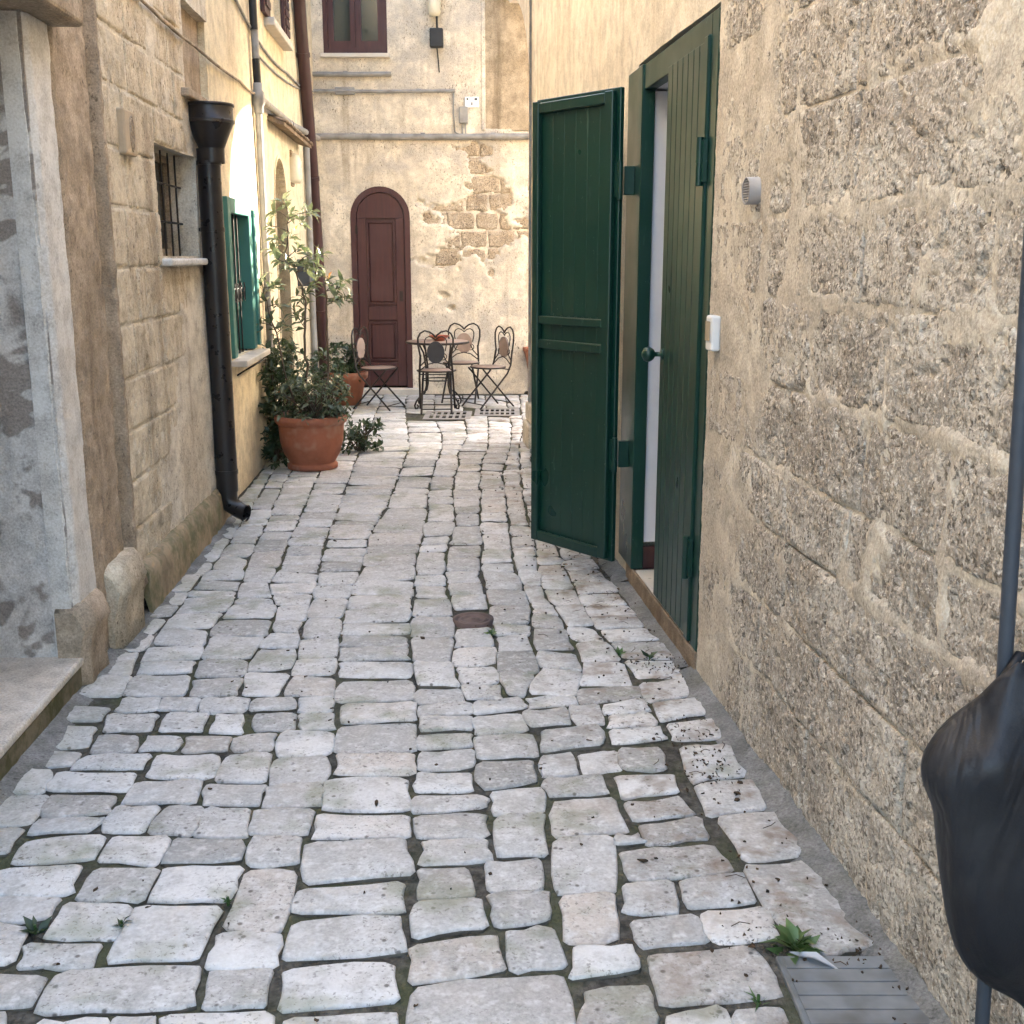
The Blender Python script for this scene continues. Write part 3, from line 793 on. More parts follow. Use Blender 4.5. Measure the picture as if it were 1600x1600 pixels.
# near leaf, shut: its boards, frame edge, hinges, knob
leaf1 = MB()
leaf1.box(RW, 4.262, 4.92, -.030, -.004, DZ0, DZ1, .003)
l1 = leaf1.build('door_leaf', M['green'], rh); l1['label'] = 'shut leaf of the green door, faced with narrow upright boards'
nb = 7
for i in range(nb):
    a0 = 4.335 + i * (4.915 - 4.335) / nb; a1 = a0 + (4.915 - 4.335) / nb - .007
    b = MB(); b.box(RW, a0, a1, -.0035, .008, DZ0 + .004, DZ1 - .004, .0035, 2); b.build('plank', M['green'], l1)
b = MB(); b.box(RW, 4.266, 4.322, -.0035, .018, DZ0 + .002, DZ1 + .006, .004); b.build('edge_strip', M['green'], l1)
def hinge(F, a, n, z0, z1, parent):
    b = MB()
    b.tube([F(a, n, z0), F(a, n, z1)], .014, 10)
    b.box(F, a - .03, a + .034, n - .024, n - .004, z0 + .01, z1 - .01, .003)
    zm = (z0 + z1) / 2
    b.tube([F(a, n, zm - .004), F(a, n, zm + .004)], .0155, 10)
    b.build('hinge', M['green'], parent)
for z0 in (.36, 1.85): hinge(RW, 4.285, .030, z0, z0 + .17, l1)
kb = MB()
ax = (Vector((0, 0, 1)), Vector((NR[1], -NR[0], 0)), Vector((NR[0], NR[1], 0)))
kb.lathe(RW(4.86, .007, 1.19), [(.0, .0), (.024, .0), (.022, .008), (.010, .012), (.010, .035), (.022, .042), (.031, .056), (.033, .068), (.027, .082), (.013, .090), (.0, .092)], 20, ax)
kb.build('knob', M['green'], l1)
# far leaf, swung out
H = Vector(RW(5.50, .078, 0)); E_ = Vector((.130, 5.965, 0)); du = (E_ - H); LWID = .60; du.normalize()
dn = Vector((du.y, -du.x, 0))                # faces the near alley (inner face of the leaf)
if dn.y > 0: dn = -dn
def LF(a, n, z):
    p_ = H + du * a + dn * n; return (p_.x, p_.y, z)
lf = MB(); lf.box(LF, .0, LWID, -.012, .014, DZ0 - .005, DZ1, .003)
l2 = lf.build('door_leaf', M['green'], rh); l2['label'] = 'open leaf of the green door, its framed inner side with cross rails showing'
for i in range(6):
    a0 = .05 + i * .084
    b = MB(); b.box(LF, a0, a0 + .0828, .0145, .0175, DZ0 + .02, DZ1 - .02, .0006); b.build('plank', M['green'], l2)
for (a0, a1, z0, z1) in ((.02, .075, DZ0 + .01, DZ1 - .015), (LWID - .05, LWID - .004, DZ0 + .005, DZ1 - .012)):
    b = MB(); b.box(LF, a0, a1, .019, .048, z0, z1, .004); b.build('stile', M['green'], l2)
for z0, z1 in ((DZ0 + .005, DZ0 + .06), (1.135, 1.18), (1.26, 1.30), (DZ1 - .07, DZ1 - .02)):
    b = MB(); b.box(LF, .0755, LWID - .0505, .0192, .044, z0, z1, .004); b.build('rail', M['green'], l2)
b = MB()
for k in range(8):
    for zz_ in (1.302, DZ0 + .062): b.lathe(LF(.12 + k * .052, .03, zz_), [(.006, 0), (.005, .004), (0, .006)], 6)
b.build('weld_bead', M['green'], l2)
for z0 in (.56, 1.86):
    b = MB(); b.tube([LF(-.012, .02, z0), LF(-.012, .02, z0 + .17)], .014, 10); b.box(LF, -.01, .018, .0195, .030, z0 + .01, z0 + .16, .002); b.box(RW, 5.49, 5.525, .0165, .066, z0 + .02, z0 + .15, .002); b.build('hinge', M['green'], l2)

# vent pipe and door bell
vp = thing('vent_pipe', 'grey plastic vent pipe stub with a slatted cap in the stone wall', 'vent', RW(3.68, 0, 1.8))
C_ = Vector(RW(3.68, 0, 1.80)); axv = (Vector((NR[1], -NR[0], 0)), Vector((0, 0, 1)), Vector((NR[0], NR[1], 0)))
b = MB(); b.lathe(C_, [(.042, -.05), (.042, .038), (.0375, .038), (.0375, .018), (.0, .018)], 28, axv); b.build('pipe', M['grey_plastic'], vp)
for k in range(9):
    y_ = -.031 + k * .00775; w_ = math.sqrt(max(.0372 ** 2 - y_ ** 2, 1e-5))
    p0 = C_ + axv[0] * -w_ + axv[1] * y_ + axv[2] * .034; p1 = C_ + axv[0] * w_ + axv[1] * y_ + axv[2] * .034
    b = MB(); b.tube([p0, p1], .0022, 6); b.build('slat', M['grey_plastic'], vp)
db = thing('door_bell', 'white plastic doorbell with a tan push button beside the green door', 'doorbell', RW(4.06, 0, 1.28))
b = MB(); b.box(RW, 4.02, 4.10, .0, .034, 1.27, 1.395, .009, 3); b.build('case', M['white_plastic'], db)
b = MB(); b.box(RW, 4.035, 4.085, .0345, .040, 1.305, 1.375, .003, 2); b.build('button', M['tan_plastic'], db)

# ------------------------------------------------------------------ LEFT HOUSE
lh = thing('tufa_house', 'long house of cut tufa blocks and ochre plaster with a whitewashed doorway', 'house', (-1.8, 7.0, 0))
lb = MB()
lb.box(LW, -1.2, 2.7, -.55, -.05, -.05, 5.7)
lb.box(LW, 2.7, 4.05, -.55, -.05, 2.52, 5.7)
lb.box(LW, 4.08, 5.84, -.55, -.05, -.05, 5.7); lb.box(LW, 5.84, 6.72, -.55, -.05, -.05, 1.6); lb.box(LW, 5.84, 6.72, -.55, -.05, 2.15, 5.7)
lb.box(LW, 6.72, 7.65, -.55, -.05, -.05, 5.7); lb.box(LW, 7.65, 8.5, -.55, -.05, -.05, .92); lb.box(LW, 7.65, 8.5, -.55, -.05, 1.97, 5.7)
lb.box(LW, 8.5, 10.0, -.55, -.05, -.05, 5.7); lb.box(LW, 10.0, 10.75, -.55, -.05, 2.43, 5.7); lb.box(LW, 10.75, 13.6, -.55, -.05, -.05, 5.7)
lb.box(LW, -1.2, 13.6, -3.4, -3.1, -.05, 5.7)
lb.box(LW, -1.2, 13.6, -3.4, -.05, 5.7, 5.9)
lwall = lb.build('wall', M['l_yellow'], lh)
# ashlar part
holesA = [(5.84, 6.72, 1.6, 2.15), (6.62, 7.30, 2.50, 2.98)]
def split_block(y0, y1, z0, z1):
    for a0, a1, b0, b1 in holesA:
        if y0 < a1 and y1 > a0 and z0 < b1 and z1 > b0:
            out = []
            if y0 < a0 - .04: out += split_block(y0, a0, z0, z1)
            if y1 > a1 + .04: out += split_block(a1, y1, z0, z1)
            m0, m1 = max(y0, a0), min(y1, a1)
            if z0 < b0 - .03: out += split_block(m0, m1, z0, b0)
            if z1 > b1 + .03: out += split_block(m0, m1, b1, z1)
            return out
    return [(y0, y1, z0, z1)]
zc_ = [.16, .38, .60, .83, 1.06, 1.30, 1.55, 1.81, 2.06, 2.32, 2.56, 2.80, 3.06, 3.32, 3.58]
for ci, (z0, z1) in enumerate(zip(zc_[:-1], zc_[1:])):
    y = 4.92; cuts = [y]
    cuts.append(y + random.uniform(.2, .5))
    while cuts[-1] < 7.0: cuts.append(cuts[-1] + random.uniform(.36, .6))
    cuts = [c for c in cuts if c < 7.1] + [7.3]
    for y0, y1 in zip(cuts[:-1], cuts[1:]):
        for (p0, p1, q0, q1) in split_block(y0, y1, z0, z1):
            A = np.linspace(p0 + .002, p1 - .002, max(4, int((p1 - p0) / .010))); Z = np.linspace(q0 + .002, q1 - .002, max(4, int((q1 - q0) / .010)))
            off = random.uniform(-.003, .004)
            def dsp(a, z, p0=p0, p1=p1, q0=q0, q1=q1, off=off):
                e = np.minimum(np.minimum(a - p0, p1 - a), np.minimum(z - q0, q1 - z)) + .005 * fbm(a, z, 16, 3, 8)
                return off + .005 * fbm(a, z, 6, 3, 21) + .005 * fbm(a, z, 30, 3, 22) - .014 * (1 - sstep(0, .007, e)) - .006 * sstep(.35, .6, fbm(a, z * .6, 30, 2, 23))
            o = sheet('stone_block', LW, A, Z, dsp, M['l_stone'], lwall, skirt=.05)
def l_mortar(a, z):
    m = -.0055 + .0055 * fbm(a, z, 3.5, 4, 31) + .002 * fbm(a, z, 40, 3, 32)
    m = m + .016 * sstep(-.02, .28, (a - 5.85) * .35 + (1.05 - z) * .30 + .35 * fbm(a, z, 1.7, 4, 33)) * sstep(1.75, 1.0, z) * sstep(5.3, 5.9, a)
    m = m + .016 * sstep(6.45, 6.75, a + .10 * fbm(a, z, 3, 3, 34))
    m = m + .014 * sstep(.18, .42, fbm(a, z, 1.5, 4, 35)) * sstep(1.9, 2.3, z)
    return m
sheet('pale_render', LW, lines(4.9, 7.3, .014, *[h_ for q in holesA for h_ in q[:2]]), lines(.1, 3.6, .014, *[h_ for q in holesA for h_ in q[2:]]), l_mortar, M['l_mortar'], lwall, rect_hole(*holesA))
# smooth ochre part, with window, arched doorway and upper window
apL = arch_pts(10.0, 10.75, .02, 2.08, .36)
def l_holes(a, z):
    m = rect_hole((7.65, 8.5, .92, 1.97), (9.95, 10.85, 3.50, 4.7))(a, z)
    c_ = 10.375; h_ = .375
    return m | ((np.abs(a - c_) < h_) & (z < 2.08)) | (((a - c_) / h_) ** 2 + ((z - 2.08) / .36) ** 2 < 1) & (z >= 2.08)
sheet('ochre_plaster', LW, lines(7.3, 13.55, .025, 7.65, 8.5, 10.0, 10.75, 9.95, 10.85), lines(-.05, 5.7, .025, .92, 1.97, 3.5, 4.7), soft(.009, 1.4, 120), M['l_yellow'], lwall, l_holes)
sheet('ochre_plaster', LW, lines(4.05, 7.3, .04), lines(3.6, 5.7, .04), soft(.009, 1.4, 120), M['l_yellow'], lwall)
sheet('pale_render', LW, lines(-1.2, 2.7, .06), lines(-.05, 5.7, .06), soft(.012, 1.4, 125), M['l_mortar'], lwall)
sheet('pale_render', LW, lines(2.7, 4.05, .04), lines(2.52, 5.7, .04), soft(.012, 1.4, 127), M['l_mortar'], lwall)
# niche of the hopper
b = MB(); b.box(LW, 6.62, 7.30, -.052, -.045, 2.45, 3.0); b.build('niche_back', M['brown_stone'], lwall)
b = MB(); b.box(LW, 6.50, 7.15, -.05, .05, 2.455, 2.50, .008, 2); b.build('stone_shelf', M['brown_stone'], lwall)
# plinth
A = np.arange(4.93, 7.02, .02); prof = [(.0, .225), (.03, .215), (.055, .185), (.062, .12), (.066, .0), (.07, -.05)]
V = []; Q = []
for i, a in enumerate(A):
    for j, (n_, z_) in enumerate(prof):
        w_ = .012 * float(fbm(a, j * .12, 9, 3, 44)); V.append(LW(a, n_ + (w_ if j else -.01), z_ + (w_ if j < 4 else 0)))
k = len(prof)
for i in range(len(A) - 1):
    for j in range(k - 1): Q.append((i * k + j, i * k + j + 1, (i + 1) * k + j + 1, (i + 1) * k + j))
Q2 = [tuple(range((len(A) - 1) * k, len(A) * k)), tuple(range(k))[::-1]]
b = MB(); b.add(V, Q, True); b.add(V, Q2); b.build('plinth', M['mossy'], lh)
# whitewashed doorway: far jamb, edge strip, pilaster, groove, bases, lintel, step, plank door
def reveal(a, n, z):          # the jamb faces the viewer: a runs into the house
    return (LW(4.05, -a, z)[0], LW(4.05, -a, z)[1] - n, z)
rvl = sheet('door_jamb', reveal, lines(-.005, .56, .014), lines(.1, 2.42, .014), lambda a, z: .006 * fbm(a, z, 4, 4, 140) - .007 * sstep(.08, .22, fbm(a, z, 3.2, 5, 141)), M['white_wash'], lh, skirt=.1)
def edge_d(a, z): return .024 + .006 * fbm(a, z, 3, 4, 150) + .003 * fbm(a, z, 22, 3, 151) - .035 * sstep(4.27, 4.30, a + .018 * fbm(a, z, 6, 3, 152)) - .03 * sstep(4.075, 4.045, a)
sheet('jamb_edge', LW, lines(4.045, 4.32, .01), lines(.1, 2.40, .014), edge_d, M['white_edge'], lh)
def pil_d(a, z):
    d = .016 * sstep(4.30, 4.34, a) + .006 * fbm(a, z, 5, 4, 160) + .006 * fbm(a, z, 24, 3, 161)
    return d - .085 * sstep(4.72, 4.75, a + .01 * fbm(a, z, 8, 2, 162)) * (1 - sstep(4.87, 4.91, a))
sheet('pilaster', LW, lines(4.28, 4.935, .010), lines(.0, 3.6, .012), pil_d, M['brown_stone'], lh, skirt=.08)
b = MB()
bp = [(.0, .0), (.0, .09), (.012, .17), (.03, .20), (.02, .235), (.004, .27), (-.02, .29)]
def base_block(a0, a1, n0, hsc, seed):
    mb = MB(); Vb = []; Qb = []
    Aa = np.linspace(a0, a1, 9)
    for a in Aa:
        e = min(a - a0, a1 - a); rd = .03 * (1 - min(1, e / .04)) ** 2
        for j, (n_, z_) in enumerate(bp):
            w_ = .012 * float(fbm(a, z_, 12, 3, seed)); Vb.append(LW(a, n0 + n_ - rd + w_, z_ * hsc - (rd if j > 3 else 0)))
        Vb.append(LW(a, -.06, bp[-1][1] * hsc - rd)); Vb.append(LW(a, -.06, -.05))
    k_ = len(bp) + 2
    for i in range(len(Aa) - 1):
        for j in range(k_): Qb.append((i * k_ + j, i * k_ + (j + 1) % k_, (i + 1) * k_ + (j + 1) % k_, (i + 1) * k_ + j))
    mb.add(Vb, Qb, True); mb.add(Vb, [tuple(range(k_)), tuple(range((len(Aa) - 1) * k_, len(Aa) * k_))]); return mb
base_block(4.03, 4.30, .05, 1.12, 171).build('base_stone', M['brown_stone'], lh)
base_block(4.42, 4.80, .07, 1.25, 173).build('base_stone', M['l_stone'], lh)
base_block(4.82, 4.93, .03, .8, 176).build('base_stone', M['rust_brown'], lh)
b = MB(); b.box(LW, 2.55, 4.36, -.5, .13, 2.405, 2.52, .02, 3); b.build('lintel', M['brown_stone'], lh)
b = MB(); b.box(LW, 2.6, 4.30, -.56, .028, .085, .118, .010, 2); b.build('step_slab', M['step'], lh)
b = MB(); b.box(LW, 2.6, 4.29, -.56, .02, -.05, .084, .006); b.build('step_riser', M['step_front'], lh)
dr = MB(); dr.box(LW, 2.7, 4.06, -.56, -.52, .118, 2.41); d_ = dr.build('door', M['bark'], lh)
for k in range(9):
    b = MB(); b.box(LW, 2.72 + k * .148, 2.72 + k * .148 + .14, -.5195, -.505, .125, 2.40, .003); b.build('plank', M['bark'], d_)
# small barred window
def window_bits(a0, a1, z0, z1, depth, F, parent, frame, glass, nbars=0, bar_n=-.05):
    w = MB(); w.ring(F, [(a0, z0), (a1, z0), (a1, z1), (a0, z1)], [(a0 + .04, z0 + .04), (a1 - .04, z0 + .04), (a1 - .04, z1 - .04), (a0 + .04, z1 - .04)], -depth - .03, -depth + .02)
    wo_ = w.build('window', M[frame], parent)
    p_ = MB(); p_.box(F, a0 + .03, a1 - .03, -depth - .012, -depth - .004, z0 + .03, z1 - .03); p_.build('pane', M[glass], wo_)
    for i in range(nbars):
        a = a0 + (i + .7) * (a1 - a0) / (nbars + .4)
        q = MB(); q.tube([F(a, bar_n, z0 - .01), F(a, bar_n, z1 + .01)], .0055, 6); q.build('bar', M['dark_iron'], wo_)
    return wo_
w1 = window_bits(5.84, 6.72, 1.6, 2.15, .16, LW, lh, 'brown_stone', 'glass_dark', 5, -.08)
w1['label'] = 'small dark barred window in the tufa blocks'
b = MB()
for z_ in (1.78, 1.98): b.tube([LW(5.84, -.08, z_), LW(6.72, -.08, z_)], .006, 6)
b.build('crossbar', M['dark_iron'], w1)
b = MB(); b.box(LW, 5.80, 6.80, -.2, .06, 1.550, 1.588, .012, 3); b.build('sill', M['white_edge'], w1)
rb = MB(); rb.box(LW, 6.715, 6.73, -.2, -.01, 1.6, 2.15); rb.build('reveal', M['l_mortar'], w1)
# teal window
w2 = window_bits(7.65, 8.5, .92, 1.97, .12, LW, lh, 'teal', 'glass_dark', 6, -.04)
w2['label'] = 'teal framed window with iron bars in ochre plaster'
b = MB()
b.box(LW, 7.58, 7.68, -.02, .028, .93, 1.98, .004); b.box(LW, 7.681, 8.399, -.02, .028, 1.88, 1.98, .004); b.box(LW, 8.40, 8.52, -.1, .028, .93, 1.98, .004)
b.build('casing', M['teal'], w2)
b = MB(); b.box(LW, 8.525, 8.62, .008, .045, .95, 1.93, .004); sh = b.build('shutter', M['teal'], w2)
b = MB(); b.box(LW, 7.55, 8.60, -.1, .11, .875, .918, .008, 2); b.build('sill', M['wood_sill'], w2)
b = MB(); b.tube([LW(7.75, .0, .80), LW(7.75, .1, .86), LW(8.4, .1, .86), LW(8.4, .0, .80)], .006, 6); b.tube([LW(8.4, .1, .86), LW(8.4, .1, .78)], .005, 6); b.build('bracket', M['dark_iron'], w2)
b = MB()
for k in range(5):
    a = 7.82 + k * .13
    b.tube([LW(a + .035 * math.sin(t_ * 1.3), -.02, 1.36 + .09 * math.cos(t_ * 1.3) * (.6 + .4 * math.sin(t_))) for t_ in range(6)], .005, 6)
b.build('scroll_bar', M['dark_iron'], w2)
# arched doorway, tile canopy
nb_ = MB(); nb_.prism(LW, [(10.0 - .02, -.03), (10.77, -.03), (10.77, 2.46), (9.98, 2.46)], -.35, -.30); nb_.build('doorway_shade_back', M['b_shade'], lh)  # brown back colour stands in for the shadow inside the doorway
ri = MB(); outer = arch_pts(9.97, 10.78, -.03, 2.08, .39); inner = arch_pts(10.0, 10.75, -.03, 2.08, .36)
ri.ring(LW, outer, inner, -.31, .006, closed=False); ri.build('doorway_reveal', M['l_yellow'], lh)
cp = MB(); cp.prism(lambda a, n, z: LW(n, a, z), [(-.02, 2.70), (-.02, 2.735), (.13, 2.685), (.13, 2.655)], 9.78, 11.85); can = cp.build('door_canopy', M['rust_brown'], lh)
for k in range(9):
    a = 9.80 + k * .228
    b = MB(); pts = []
    for s_ in range(7):
        t_ = PI * s_ / 6; pts.append((a + .105 - .105 * math.cos(t_), .022 * math.sin(t_)))
    Vt = [LW(p, -.01, 2.738 + q) for p, q in pts] + [LW(p, .15, 2.688 + q) for p, q in pts] + [LW(p, -.01, 2.726 + q) for p, q in pts] + [LW(p, .15, 2.675 + q) for p, q in pts]
    Ft = []
    for s_ in range(6): Ft += [(s_, s_ + 1, 8 + s_, 7 + s_), (14 + s_, 21 + s_, 22 + s_, 15 + s_), (7 + s_, 8 + s_, 22 + s_, 21 + s_), (s_, 14 + s_, 15 + s_, s_ + 1)]
    b.add(Vt, Ft, True); b.build('roof_tile', M['rust_brown'], can)
# upper window of the left house
w3 = window_bits(9.95, 10.85, 3.5, 4.7, .10, LW, lh, 'maroon', 'glass_dark')
for a0 in (9.62, 10.86):
    b = MB(); b.box(LW, a0, a0 + .32, .006, .04, 3.5, 4.7, .004); s_ = b.build('shutter', M['maroon'], w3)
    for k in range(14):
        q = MB(); q.box(LW, a0 + .04, a0 + .28, .0405, .052, 3.56 + k * .08, 3.62 + k * .08, .003); q.build('slat', M['maroon'], s_)
b = MB(); b.box(LW, 9.8, 11.0, -.08, .09, 3.43, 3.495, .01, 2); b.build('sill', M['wood_sill'], w3)

# plaque
pl = thing('wall_plaque', 'small sand coloured plaque with an oval pierced grille on the tufa wall', 'plaque', LW(5.28, 0, 2.04))
b = MB(); b.box(LW, 5.19, 5.38, -.02, .030, 2.04, 2.235, .010, 2); b.build('panel', M['plaque'], pl)
b = MB()
for k in range(5): b.lathe(LW(5.30, .0305, 2.085 + k * .025), [(.016, 0), (.018, .003), (.012, .004)], 12, (Vector((0, 1, 0)), Vector((0, 0, 1)), Vector((1, 0, 0))))
b.tube([LW(5.30 + .035 * math.cos(t_), .031, 2.135 + .075 * math.sin(t_)) for t_ in np.linspace(0, 2 * PI, 25)[:-1]], .004, 6, closed=True)
b.build('grille', M['brown_stone'], pl)

# black rain hopper and downpipe
rp = thing('rain_downpipe', 'black downpipe with a wide funnel hopper and kicked out foot', 'downpipe', LW(6.74, .09, 0))
PX = 6.74; PN = .085
b = MB(); b.tube([LW(PX, PN, 2.20), LW(PX, PN, .20)], .066, 20); b.build('pipe', M['black_pipe'], rp)
b = MB(); hc = LW(PX, PN + .02, 0)
for pr_ in ([(.072, 2.12), (.072, 2.20)], [(.072, 2.20), (.130, 2.335)], [(.130, 2.335), (.137, 2.338)], [(.137, 2.338), (.137, 2.352)], [(.137, 2.352), (.131, 2.356), (.131, 2.425)], [(.131, 2.425), (.139, 2.428), (.139, 2.442), (.122, 2.442)], [(.122, 2.442), (.118, 2.35), (.06, 2.25)]): b.lathe(hc, pr_, 28)
b.build('hopper', M['black_pipe'], rp)
b = MB(); b.tube([LW(PX, PN, .23), LW(PX, PN, .16), LW(PX - .01, PN + .02, .115), LW(PX - .03, PN + .07, .085), LW(PX - .05, PN + .11, .07)], [.064, .060, .054, .050, .048], 18, cap=False)
b.tube([LW(PX - .05, PN + .105, .071), LW(PX - .055, PN + .12, .069)], .053, 18, cap=False); b.build('outlet', M['black_pipe'], rp)
b = MB(); b.box(LW, PX - .05, PX + .05, .0, .06, -.04, .18, .006); b.build('foot_block', M['black_pipe'], rp)
for z_ in (.32, 1.75, 2.12):
    b = MB(); b.tube([LW(PX, PN, z_ - .012), LW(PX, PN, z_ + .012)], .071, 18); b.box(LW, PX - .012, PX + .012, -.02, PN - .05, z_ - .01, z_ + .01); b.build('bracket', M['black_pipe'], rp)

# conduits and cables of the left wall
gc = thing('conduit', 'grey vertical conduit with a round joint on the ochre wall', 'pipe', LW(9.05, .04, 0))
b = MB(); b.tube([LW(9.10, .035, .0), LW(9.06, .035, 2.72)], .026, 10); b.build('pipe', M['grey_pipe'], gc)
b = MB(); b.lathe(LW(9.05, .04, 2.66), [(.03, 0), (.036, .01), (.036, .05), (.05, .07), (.055, .11), (.05, .15), (.036, .17), (.036, .22), (.0, .22)], 16); b.build('joint', M['grey_pipe'], gc)
b = MB(); b.tube([LW(9.05, .04, 2.88), LW(9.02, .04, 3.05)], .03, 10); b.build('collar', M['black'], gc)
b = MB(); b.tube([LW(9.02, .04, 3.05), LW(8.95, .04, 5.5)], .028, 10); b.build('upper_pipe', M['grey_pipe'], gc)
b = MB(); b.tube([LW(9.0, .04, 3.25), LW(8.99, .04, 3.55)], .0295, 10); b.build('tape', M['black'], gc)
lp = MB(); lp.tube([LW(9.08, .045, 2.775), LW(11.0, .045, 2.79), LW(13.40, .045, 2.90)], .030, 10)
for a in (10.9, 12.4): lp.tube([LW(a, .045, 2.79 + (a - 11) * .04), LW(a + .06, .045, 2.79 + (a - 10.94) * .04)], .037, 10)
tag(lp.build('conduit', M['grey_pipe'], None, own=True), 'grey pipe running along the ochre wall above the tile canopy', 'pipe')
def cable(F, pts, r, mat, label, sag=.0, name='cable'):
    out = []
    for (p, q) in zip(pts[:-1], pts[1:]):
        for t_ in np.linspace(0, 1, 12)[:-1]:
            s_ = sag * math.sin(PI * t_) + .004 * random.random()
            out.append(F(p[0] + (q[0] - p[0]) * t_, p[1] + (q[1] - p[1]) * t_, p[2] + (q[2] - p[2]) * t_ - s_))
    out.append(F(*pts[-1]))
    mb = MB(); mb.tube(out, r, 6)
    return tag(mb.build(name, M[mat], None, own=True), label, 'cable')
cable(LW, [(2.7, .022, 2.80), (4.6, .022, 2.80), (5.7, .016, 2.78), (6.9, .016, 2.775), (8.4, .016, 2.80), (9.0, .02, 2.80)], .009, 'brown_stone', 'thin dusty cable clipped along the tufa wall above the plaque', .012)
cable(LW, [(7.4, .016, 3.42), (8.2, .016, 3.36), (9.6, .016, 3.22), (11.0, .016, 3.25), (13.3, .016, 3.36)], .011, 'grey_pipe', 'grey cable sagging along the ochre wall below the upper shutters', .02)
cable(LW, [(9.2, .016, 3.12), (11.2, .016, 3.18), (13.35, .016, 3.40)], .009, 'grey_pipe', 'thin lower cable on the ochre wall running to the corner', .015)
wl = thing('wall_lamp', 'cream half round wall lamp beside the arched doorway', 'lamp', LW(11.2, 0, 2.28))
b = MB(); b.lathe(LW(11.2, .015, 2.28), [(.0, 0), (.07, .0), (.085, .04), (.085, .2), (.06, .26), (.0, .28)], 18); b.build('shade', M['cream'], wl)
b = MB(); b.box(LW, 11.13, 11.27, -.02, .02, 2.25, 2.58, .006); b.build('back_plate', M['brown_stone'], wl)

# ------------------------------------------------------------------ BACK HOUSE
bh = thing('plastered_house', 'tall house closing the alley with peeling cream plaster and a maroon arched door', 'house', (-.5, 13.5, 0))
b = MB()
b.box(BW, -4.5, -1.86, -.5, -.06, -.05, 3.80); b.box(BW, -1.2, 2.45, -.5, -.06, -.05, 3.80); b.box(BW, -1.86, -1.2, -.5, -.06, 2.38, 3.80)
b.box(BW, -4.5, -2.12, -.5, -.06, 3.80, 5.2); b.box(BW, -1.40, 2.45, -.5, -.06, 3.80, 5.2); b.box(BW, -4.5, 2.45, -.5, -.06, 5.2, 7.4)
b.box(BW, -4.5, 2.45, -4, -3.7, -.05, 7.4); b.box(BW, -4.5, 2.45, -4, -.06, 7.4, 7.6); b.box(BW, 2.15, 2.45, -3.7, -.5, -.05, 7.4); b.box(BW, -4.5, -4.2, -3.7, -.5, -.05, 7.4)
bwall = b.build('wall', M['b_plaster'], bh)
ERO = []
zr = 1.28
while zr < 2.75:
    xr = -1.0 + random.uniform(-.1, .1)
    while xr < .32:
        w_ = random.uniform(.26, .44); ERO.append((xr, min(xr + w_, .45), zr, zr + .205)); xr += w_
    zr += .205
def ero_mask(a, z):
    d = np.sqrt(((a + .26) / .55) ** 2 + ((z - 1.95) / .75) ** 2)
    row = .16 * np.abs(((z - 1.28) / .205) % 1 - .5)
    return sstep(.0, .10, .62 * fbm(a, z * 1.5, 2.6, 5, 203, .6) + .20 - .36 * d - row + .13)
def b_disp(a, z):
    d = .010 * fbm(a, z, 1.6, 4, 200) + .005 * fbm(a, z, 9, 4, 201) + .003 * fbm(a, z, 28, 3, 202)
    return d - .042 * ero_mask(a, z) - .03 * sstep(-.31, -.29, a) * sstep(3.0, 3.06, z)
def b_holes(a, z):
    c_ = -1.53; h_ = .33
    m = rect_hole((-2.12, -1.40, 3.80, 5.2))(a, z)
    return m | ((np.abs(a - c_) < h_) & (z < 2.04)) | (((a - c_) ** 2 + (z - 2.04) ** 2 < h_ ** 2) & (z >= 2.04))
sheet('old_plaster', BW, lines(-2.6, .5, .014, -2.12, -1.4, -1.86, -1.2), lines(-.05, 5.2, .016, 3.8), b_disp, M['b_plaster'], bwall, b_holes, .08)
sheet('old_plaster', BW, lines(.5, 2.5, .05), lines(-.05, 5.2, .05), soft(.01, 1.6, 200), M['b_plaster'], bwall)
sheet('old_plaster', BW, lines(-4.5, 2.5, .06), lines(5.2, 7.4, .06), soft(.01, 1.6, 200), M['b_plaster'], bwall)
for (a0, a1, z0, z1) in ERO:
    A = np.linspace(a0, a1, 30); Z = np.linspace(z0, z1, 18)
    def dsp(a, z, a0=a0, a1=a1, z0=z0, z1=z1):
        e = np.minimum(np.minimum(a - a0, a1 - a), np.minimum(z - z0, z1 - z)) + .02 * fbm(a, z, 12, 3, 210)
        return -.022 + .012 * fbm(a, z, 9, 4, 211) + .006 * fbm(a, z, 36, 2, 212) - .035 * (1 - sstep(-.005, .025, e))
    o = sheet('stone_block', BW, A, Z, dsp, M['b_stone'], bwall, skirt=.07); set_attr(o.data, 'tint', random.random())
# bay under the arch, its shade painted in brown, with its narrow jamb
sheet('shade_plaster', BW, lines(-.30, .6, .02), lines(3.0, 5.0, .02), lambda a, z: -.004 + .010 * fbm(a, z, 3, 4, 220), M['b_shade'], bwall)
b = MB(); b.box(BW, -.345, -.301, -.05, .014, 3.0, 6.0, .006); b.build('arch_jamb', M['b_plaster'], bwall)
